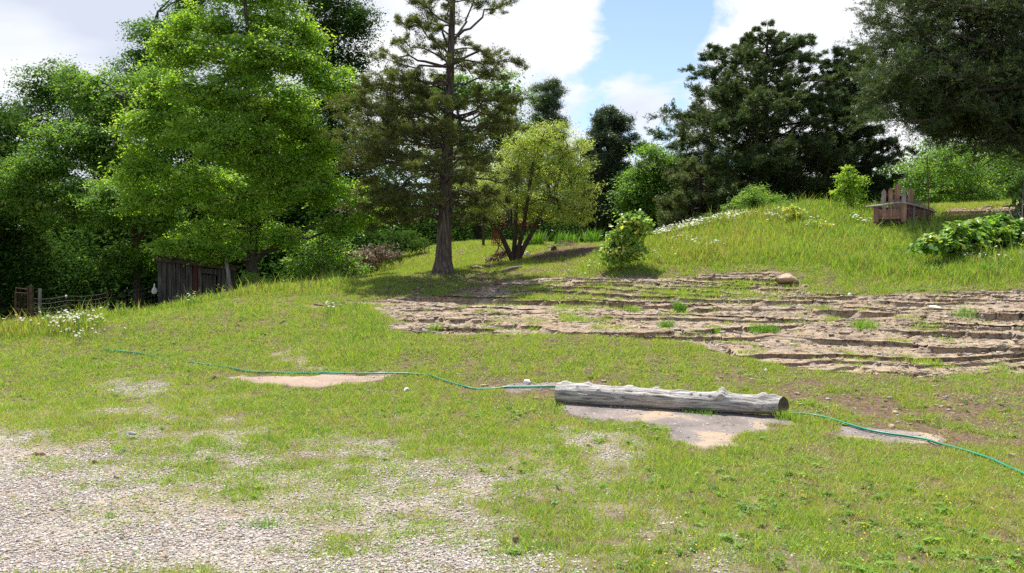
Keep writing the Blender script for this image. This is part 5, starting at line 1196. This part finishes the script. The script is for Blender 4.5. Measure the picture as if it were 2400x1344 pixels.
# ------------------------------------------------------------------ ornaments round the pale tree
M['black_metal'] = noise_mat('black_metal', [(.3, (.006, .006, .007)), (.7, (.02, .02, .022))], 8, bump=0, rough=.5)
M['red_metal'] = noise_mat('red_metal', [(.3, (.20, .02, .015)), (.7, (.42, .05, .04))], 9, bump=.2, rough=.6)
def ornaments():
    Y = 21.6; T = at(1194, 489, Y)
    e = empty('wind_chime', (T[0], T[1], T[2] - .55), 'long black wind chime hanging in the pale tree', 'wind chime')
    p = MB(); p.lathe([(.075, -.012), (.08, 0), (.07, .012), (.02, .03)], T, 14); p.build('top_disc', M['rail'], e, True)
    for k, (dx, l) in enumerate([(-.065, .46), (-.03, .40), (.012, .50), (.045, .44), (.065, .40)]):
        p = MB(); p.tube([T + np.array([dx, (k % 2) * .05 - .02, -.03]), T + np.array([dx, (k % 2) * .05 - .02, -.03 - l])], .014, 8); p.build('chime_tube', M['black_metal'], e)
    p = MB(); p.tube([T + np.array([0, 0, .02]), T + np.array([0, 0, .35])], .004, 5); p.build('cord', M['black_metal'], e)
    # red lattice panel
    c = at(1166, 560, 27.2); z0 = zs(c[0], c[1]); zt = at(1166, 543, 27.2)[2]; z0 = min(z0, zt - .3)
    p = MB(); w = .36
    for k in range(7): p.box((c[0] - w / 2 + w * k / 6, c[1], (z0 + zt) / 2), (.025, .015, zt - z0))
    for k in range(6): p.box((c[0], c[1] - .017, z0 + .03 + (zt - z0 - .06) * k / 5), (w, .015, .025))
    o = p.build('lattice_panel', M['red_metal'], None); tag(o, 'small red lattice panel standing behind the stems of the pale tree', 'lattice panel')
    # rusty post
    c = at(1133, 575, 27.4); zt = at(1133, 524, 27.4)[2]; p = MB(); p.tube([(c[0], c[1], zs(c[0], c[1]) - .1), (c[0], c[1], zt)], .045, 8); o = p.build('rusty_post', M['rust'], None); tag(o, 'rust-brown post between the cedar trunk and the pale tree', 'post')
    # dark red foliage plume
    broadleaf_small('red_shrub', 'dark red-leaved shrub showing through the pale tree', 'shrub', None, None, [(1158,500,18,16,24.6),(1176,515,14,16,24.6),(1165,530,10,12,24.6),(1222,520,14,10,24.6)], M['bark_red'], M['lf_red'], .07, 1.3, .12, .02, 26, base=ground_pt(x=at(1165, 600, 24.6)[0], y=24.6), tint0=.5)
    # bird house
    c = at(1222, 556, 23.6); e = empty('bird_house', (c[0], c[1], zs(c[0], c[1])), 'small grey bird house on a thin pole behind the pale tree stems', 'bird house')
    p = MB(); p.prism([(-.07, -.09), (.07, -.09), (.07, .04), (0, .11), (-.07, .04)], .14, c); p.build('box', M['rail'], e, bevel=.004)
    p = MB(); p.box(c + np.array([.048, 0, .085]), (.15, .2, .014), Matrix.Rotation(math.radians(45), 3, 'Y')); p.box(c + np.array([-.048, 0, .085]), (.15, .2, .014), Matrix.Rotation(math.radians(-45), 3, 'Y')); p.build('roof', M['board'], e)
    p = MB(); p.tube([(c[0], c[1], zs(c[0], c[1]) - .1), (c[0], c[1], c[2] - .09)], .014, 6); p.build('pole', M['rust'], e)
    p = MB(); cc = c + np.array([0, -.074, 0]); p.lathe([(.02, 0), (.02, .006)], cc, 10, Matrix.Rotation(math.pi / 2, 3, 'X')); p.build('hole_shade', M['black_metal'], e)  # black disc stands in for the shade inside the hole
    # white rocks behind stems
    for i, (px, py, wpx, hpx, lb) in enumerate([(1203, 598, 22, 14, 'white rock nearest the leftmost stem behind the pale tree'), (1222, 588, 20, 22, 'tallest white rock in the pile behind the pale tree'), (1236, 600, 16, 14, 'white rock at the right of the pile behind the pale tree'), (1212, 584, 16, 14, 'small white rock at the back of the pile behind the pale tree')]):
        stone(px, py + 4, wpx, hpx, 'rock_white', lb, seed=50 + i)
    for i, (px, py, wpx, hpx, lb) in enumerate([(1120, 628, 40, 9, 'long flat brown stone edging the bed left of the pale tree'), (1150, 625, 34, 10, 'middle stone edging the bed left of the pale tree'), (1178, 620, 30, 10, 'edging stone touching the foot of the pale tree')]):
        stone(px, py + 3, wpx, hpx, 'rock_brown', lb, seed=60 + i)
    a = ground_pt(1178, 640); b = ground_pt(1222, 632); p = MB(); p.tube([a + np.array([0, 0, .03]), (a + b) / 2 + np.array([0, 0, .06]), b + np.array([0, 0, .04])], [.035, .045, .03], 8); o = p.build('driftwood', M['twig'], None, True); tag(o, 'short brown piece of wood lying in front of the pale tree', 'driftwood')
    # brown dry brush on the mound and stump
    broadleaf_small('dry_brush', 'dry purplish-brown brush pile on top of the mound', 'brush heap', None, None, [(1300,578,22,9,24.2),(1330,572,20,10,24.2),(1350,578,14,8,24.2)], M['twig'], M['lf_dead'], .06, 1.3, .12, .01, 26, base=ground_pt(1320, 588), wr=.12, tint0=.7)
    s = ground_pt(1298, 600, 23.0); p = MB(); zt = at(1300, 578, 23.0)[2]; p.tube([s + np.array([0, 0, -.05]), s * [1, 1, 0] + np.array([0, 0, s[2] * .4 + zt * .6]), s * [1, 1, 0] + np.array([.03, 0, zt])], [.10, .075, .09], 9); o = p.build('tree_stump', M['bark_cedar'], None); tag(o, 'small mossy stump at the edge of the brown mound', 'stump')
M['lf_red'] = leaf_mat('leaf_red', [(0, (.05, .01, .012)), (1, (.16, .03, .03))], .3)
ornaments()

# ------------------------------------------------------------------ sky, clouds, sun
SUN_EL = math.radians(67.5); SUN_AZ = math.radians(-18)      # azimuth from +Y toward +X
def world():
    w = bpy.data.worlds.new('World'); sc.world = w; w.use_nodes = True; nt = w.node_tree; nt.nodes.clear(); L = nt.links.new
    out = nt.nodes.new('ShaderNodeOutputWorld'); bg = nt.nodes.new('ShaderNodeBackground')
    sky = N(nt, 'ShaderNodeTexSky', sky_type='NISHITA', sun_disc=False, sun_elevation=SUN_EL, sun_rotation=SUN_AZ)
    sky.air_density = 1.0; sky.dust_density = .6
    g = N(nt, 'ShaderNodeTexCoord'); dirv = g.outputs['Generated']
    s = N(nt, 'ShaderNodeVectorMath', operation='SCALE'); s.inputs[3].default_value = .11; L(sky.outputs[0], s.inputs[0])
    # cloud deck: project the direction on a high layer
    sep = N(nt, 'ShaderNodeSeparateXYZ'); L(dirv, sep.inputs[0])
    mp = N(nt, 'ShaderNodeMapping'); mp.inputs['Scale'].default_value = (1, 1, 2.1); mp.inputs['Location'].default_value = (.35, 0, .1); L(dirv, mp.inputs[0])
    n1 = N(nt, 'ShaderNodeTexNoise', i_Scale=5.2, i_Detail=12.0, i_Roughness=.6, i_Distortion=.25); L(mp.outputs[0], n1.inputs['Vector'])
    cov = n1.outputs[0]
    def spot(px, py, rad, amt, src, ell=None):
        x, y, z = dirs(px, py); v = Vector((float(x), float(y), float(z))).normalized()
        d = N(nt, 'ShaderNodeVectorMath', operation='DISTANCE'); L(dirv, d.inputs[0]); d.inputs[1].default_value = v
        m = N(nt, 'ShaderNodeMapRange', interpolation_type='SMOOTHSTEP'); L(d.outputs['Value'], m.inputs[0]); m.inputs[1].default_value = 0; m.inputs[2].default_value = rad; m.inputs[3].default_value = amt; m.inputs[4].default_value = 0
        a = N(nt, 'ShaderNodeMath', operation='ADD'); L(src, a.inputs[0]); L(m.outputs[0], a.inputs[1]); return a.outputs[0]
    a0 = N(nt, 'ShaderNodeMath', operation='MULTIPLY_ADD'); L(cov, a0.inputs[0]); a0.inputs[1].default_value = 1.9; a0.inputs[2].default_value = -.32; cov = a0.outputs[0]
    for (px, py, r, am) in [(1530, 20, .085, -.42), (1520, 120, .055, -.3), (1560, -90, .09, -.4), (1400, 170, .04, -.2), (1590, 75, .04, -.25), (1590, 250, .035, -.3), (1640, 190, .03, -.2), (1380, 260, .03, -.16), (1560, 315, .02, -.22),
                            (1300, 60, .12, .22), (1500, 230, .05, .15), (1850, 120, .16, .2), (1560, 240, .02, .1), (100, 120, .3, .2), (950, 100, .15, .2), (2080, 370, .08, .2)]:
        cov = spot(px, py, r, am, cov)
    hi = N(nt, 'ShaderNodeMapRange', interpolation_type='SMOOTHSTEP'); L(sep.outputs[2], hi.inputs[0]); hi.inputs[1].default_value = .33; hi.inputs[2].default_value = .6; hi.inputs[3].default_value = 0; hi.inputs[4].default_value = -.30  # unseen clouds high above the view thinned to cut the fill light
    ah = N(nt, 'ShaderNodeMath', operation='ADD'); L(cov, ah.inputs[0]); L(hi.outputs[0], ah.inputs[1]); cov = ah.outputs[0]
    mask = ramp(nt, [(.42, (0, 0, 0)), (.52, (.45, .45, .45)), (.60, (.9, .9, .9)), (.70, (1, 1, 1))], cov)
    n2 = N(nt, 'ShaderNodeTexNoise', i_Scale=3.1, i_Detail=6.0, i_Roughness=.5); mp2 = N(nt, 'ShaderNodeMapping'); mp2.inputs['Scale'].default_value = (1, 1, 2.6); mp2.inputs['Location'].default_value = (.2, 0, .75); L(dirv, mp2.inputs[0]); L(mp2.outputs[0], n2.inputs['Vector'])
    cc = ramp(nt, [(.34, (.44, .475, .56)), (.46, (.56, .585, .64)), (.58, (.66, .665, .68))], n2.outputs[0])
    mx = N(nt, 'ShaderNodeMix', data_type='RGBA'); L(mask, mx.inputs[0]); L(s.outputs[0], mx.inputs[6]); L(cc, mx.inputs[7])
    L(mx.outputs[2], bg.inputs[0]); bg.inputs[1].default_value = 1.0; L(bg.outputs[0], out.inputs[0])
world()
sun = bpy.data.lights.new('sun', 'SUN'); sun.energy = 5.0; sun.angle = math.radians(.6); sun.color = (1, .955, .88)
so = bpy.data.objects.new('sun', sun); COL.objects.link(so)
ds = Vector((math.sin(SUN_AZ) * math.cos(SUN_EL), math.cos(SUN_AZ) * math.cos(SUN_EL), math.sin(SUN_EL)))
so.rotation_euler = ds.to_track_quat('Z', 'Y').to_euler(); so.location = (0, 0, 30)

cam = bpy.data.cameras.new('camera'); cam.sensor_width = 36; cam.lens = 36 * F / 2400; cam.clip_end = 5000; cam.clip_start = .1
co = bpy.data.objects.new('camera', cam); COL.objects.link(co); co.location = (0, 0, CAMZ); co.rotation_euler = (math.pi / 2 - PITCH, 0, 0); sc.camera = co
sc.view_settings.view_transform = 'Standard'; sc.view_settings.look = 'None'; sc.view_settings.exposure = .72; sc.view_settings.gamma = 1
cy = sc.cycles
cy.use_denoising = False
cy.max_bounces = 6; cy.diffuse_bounces = 3; cy.glossy_bounces = 1; cy.transmission_bounces = 3; cy.transparent_max_bounces = 4; cy.caustics_reflective = False; cy.caustics_refractive = False
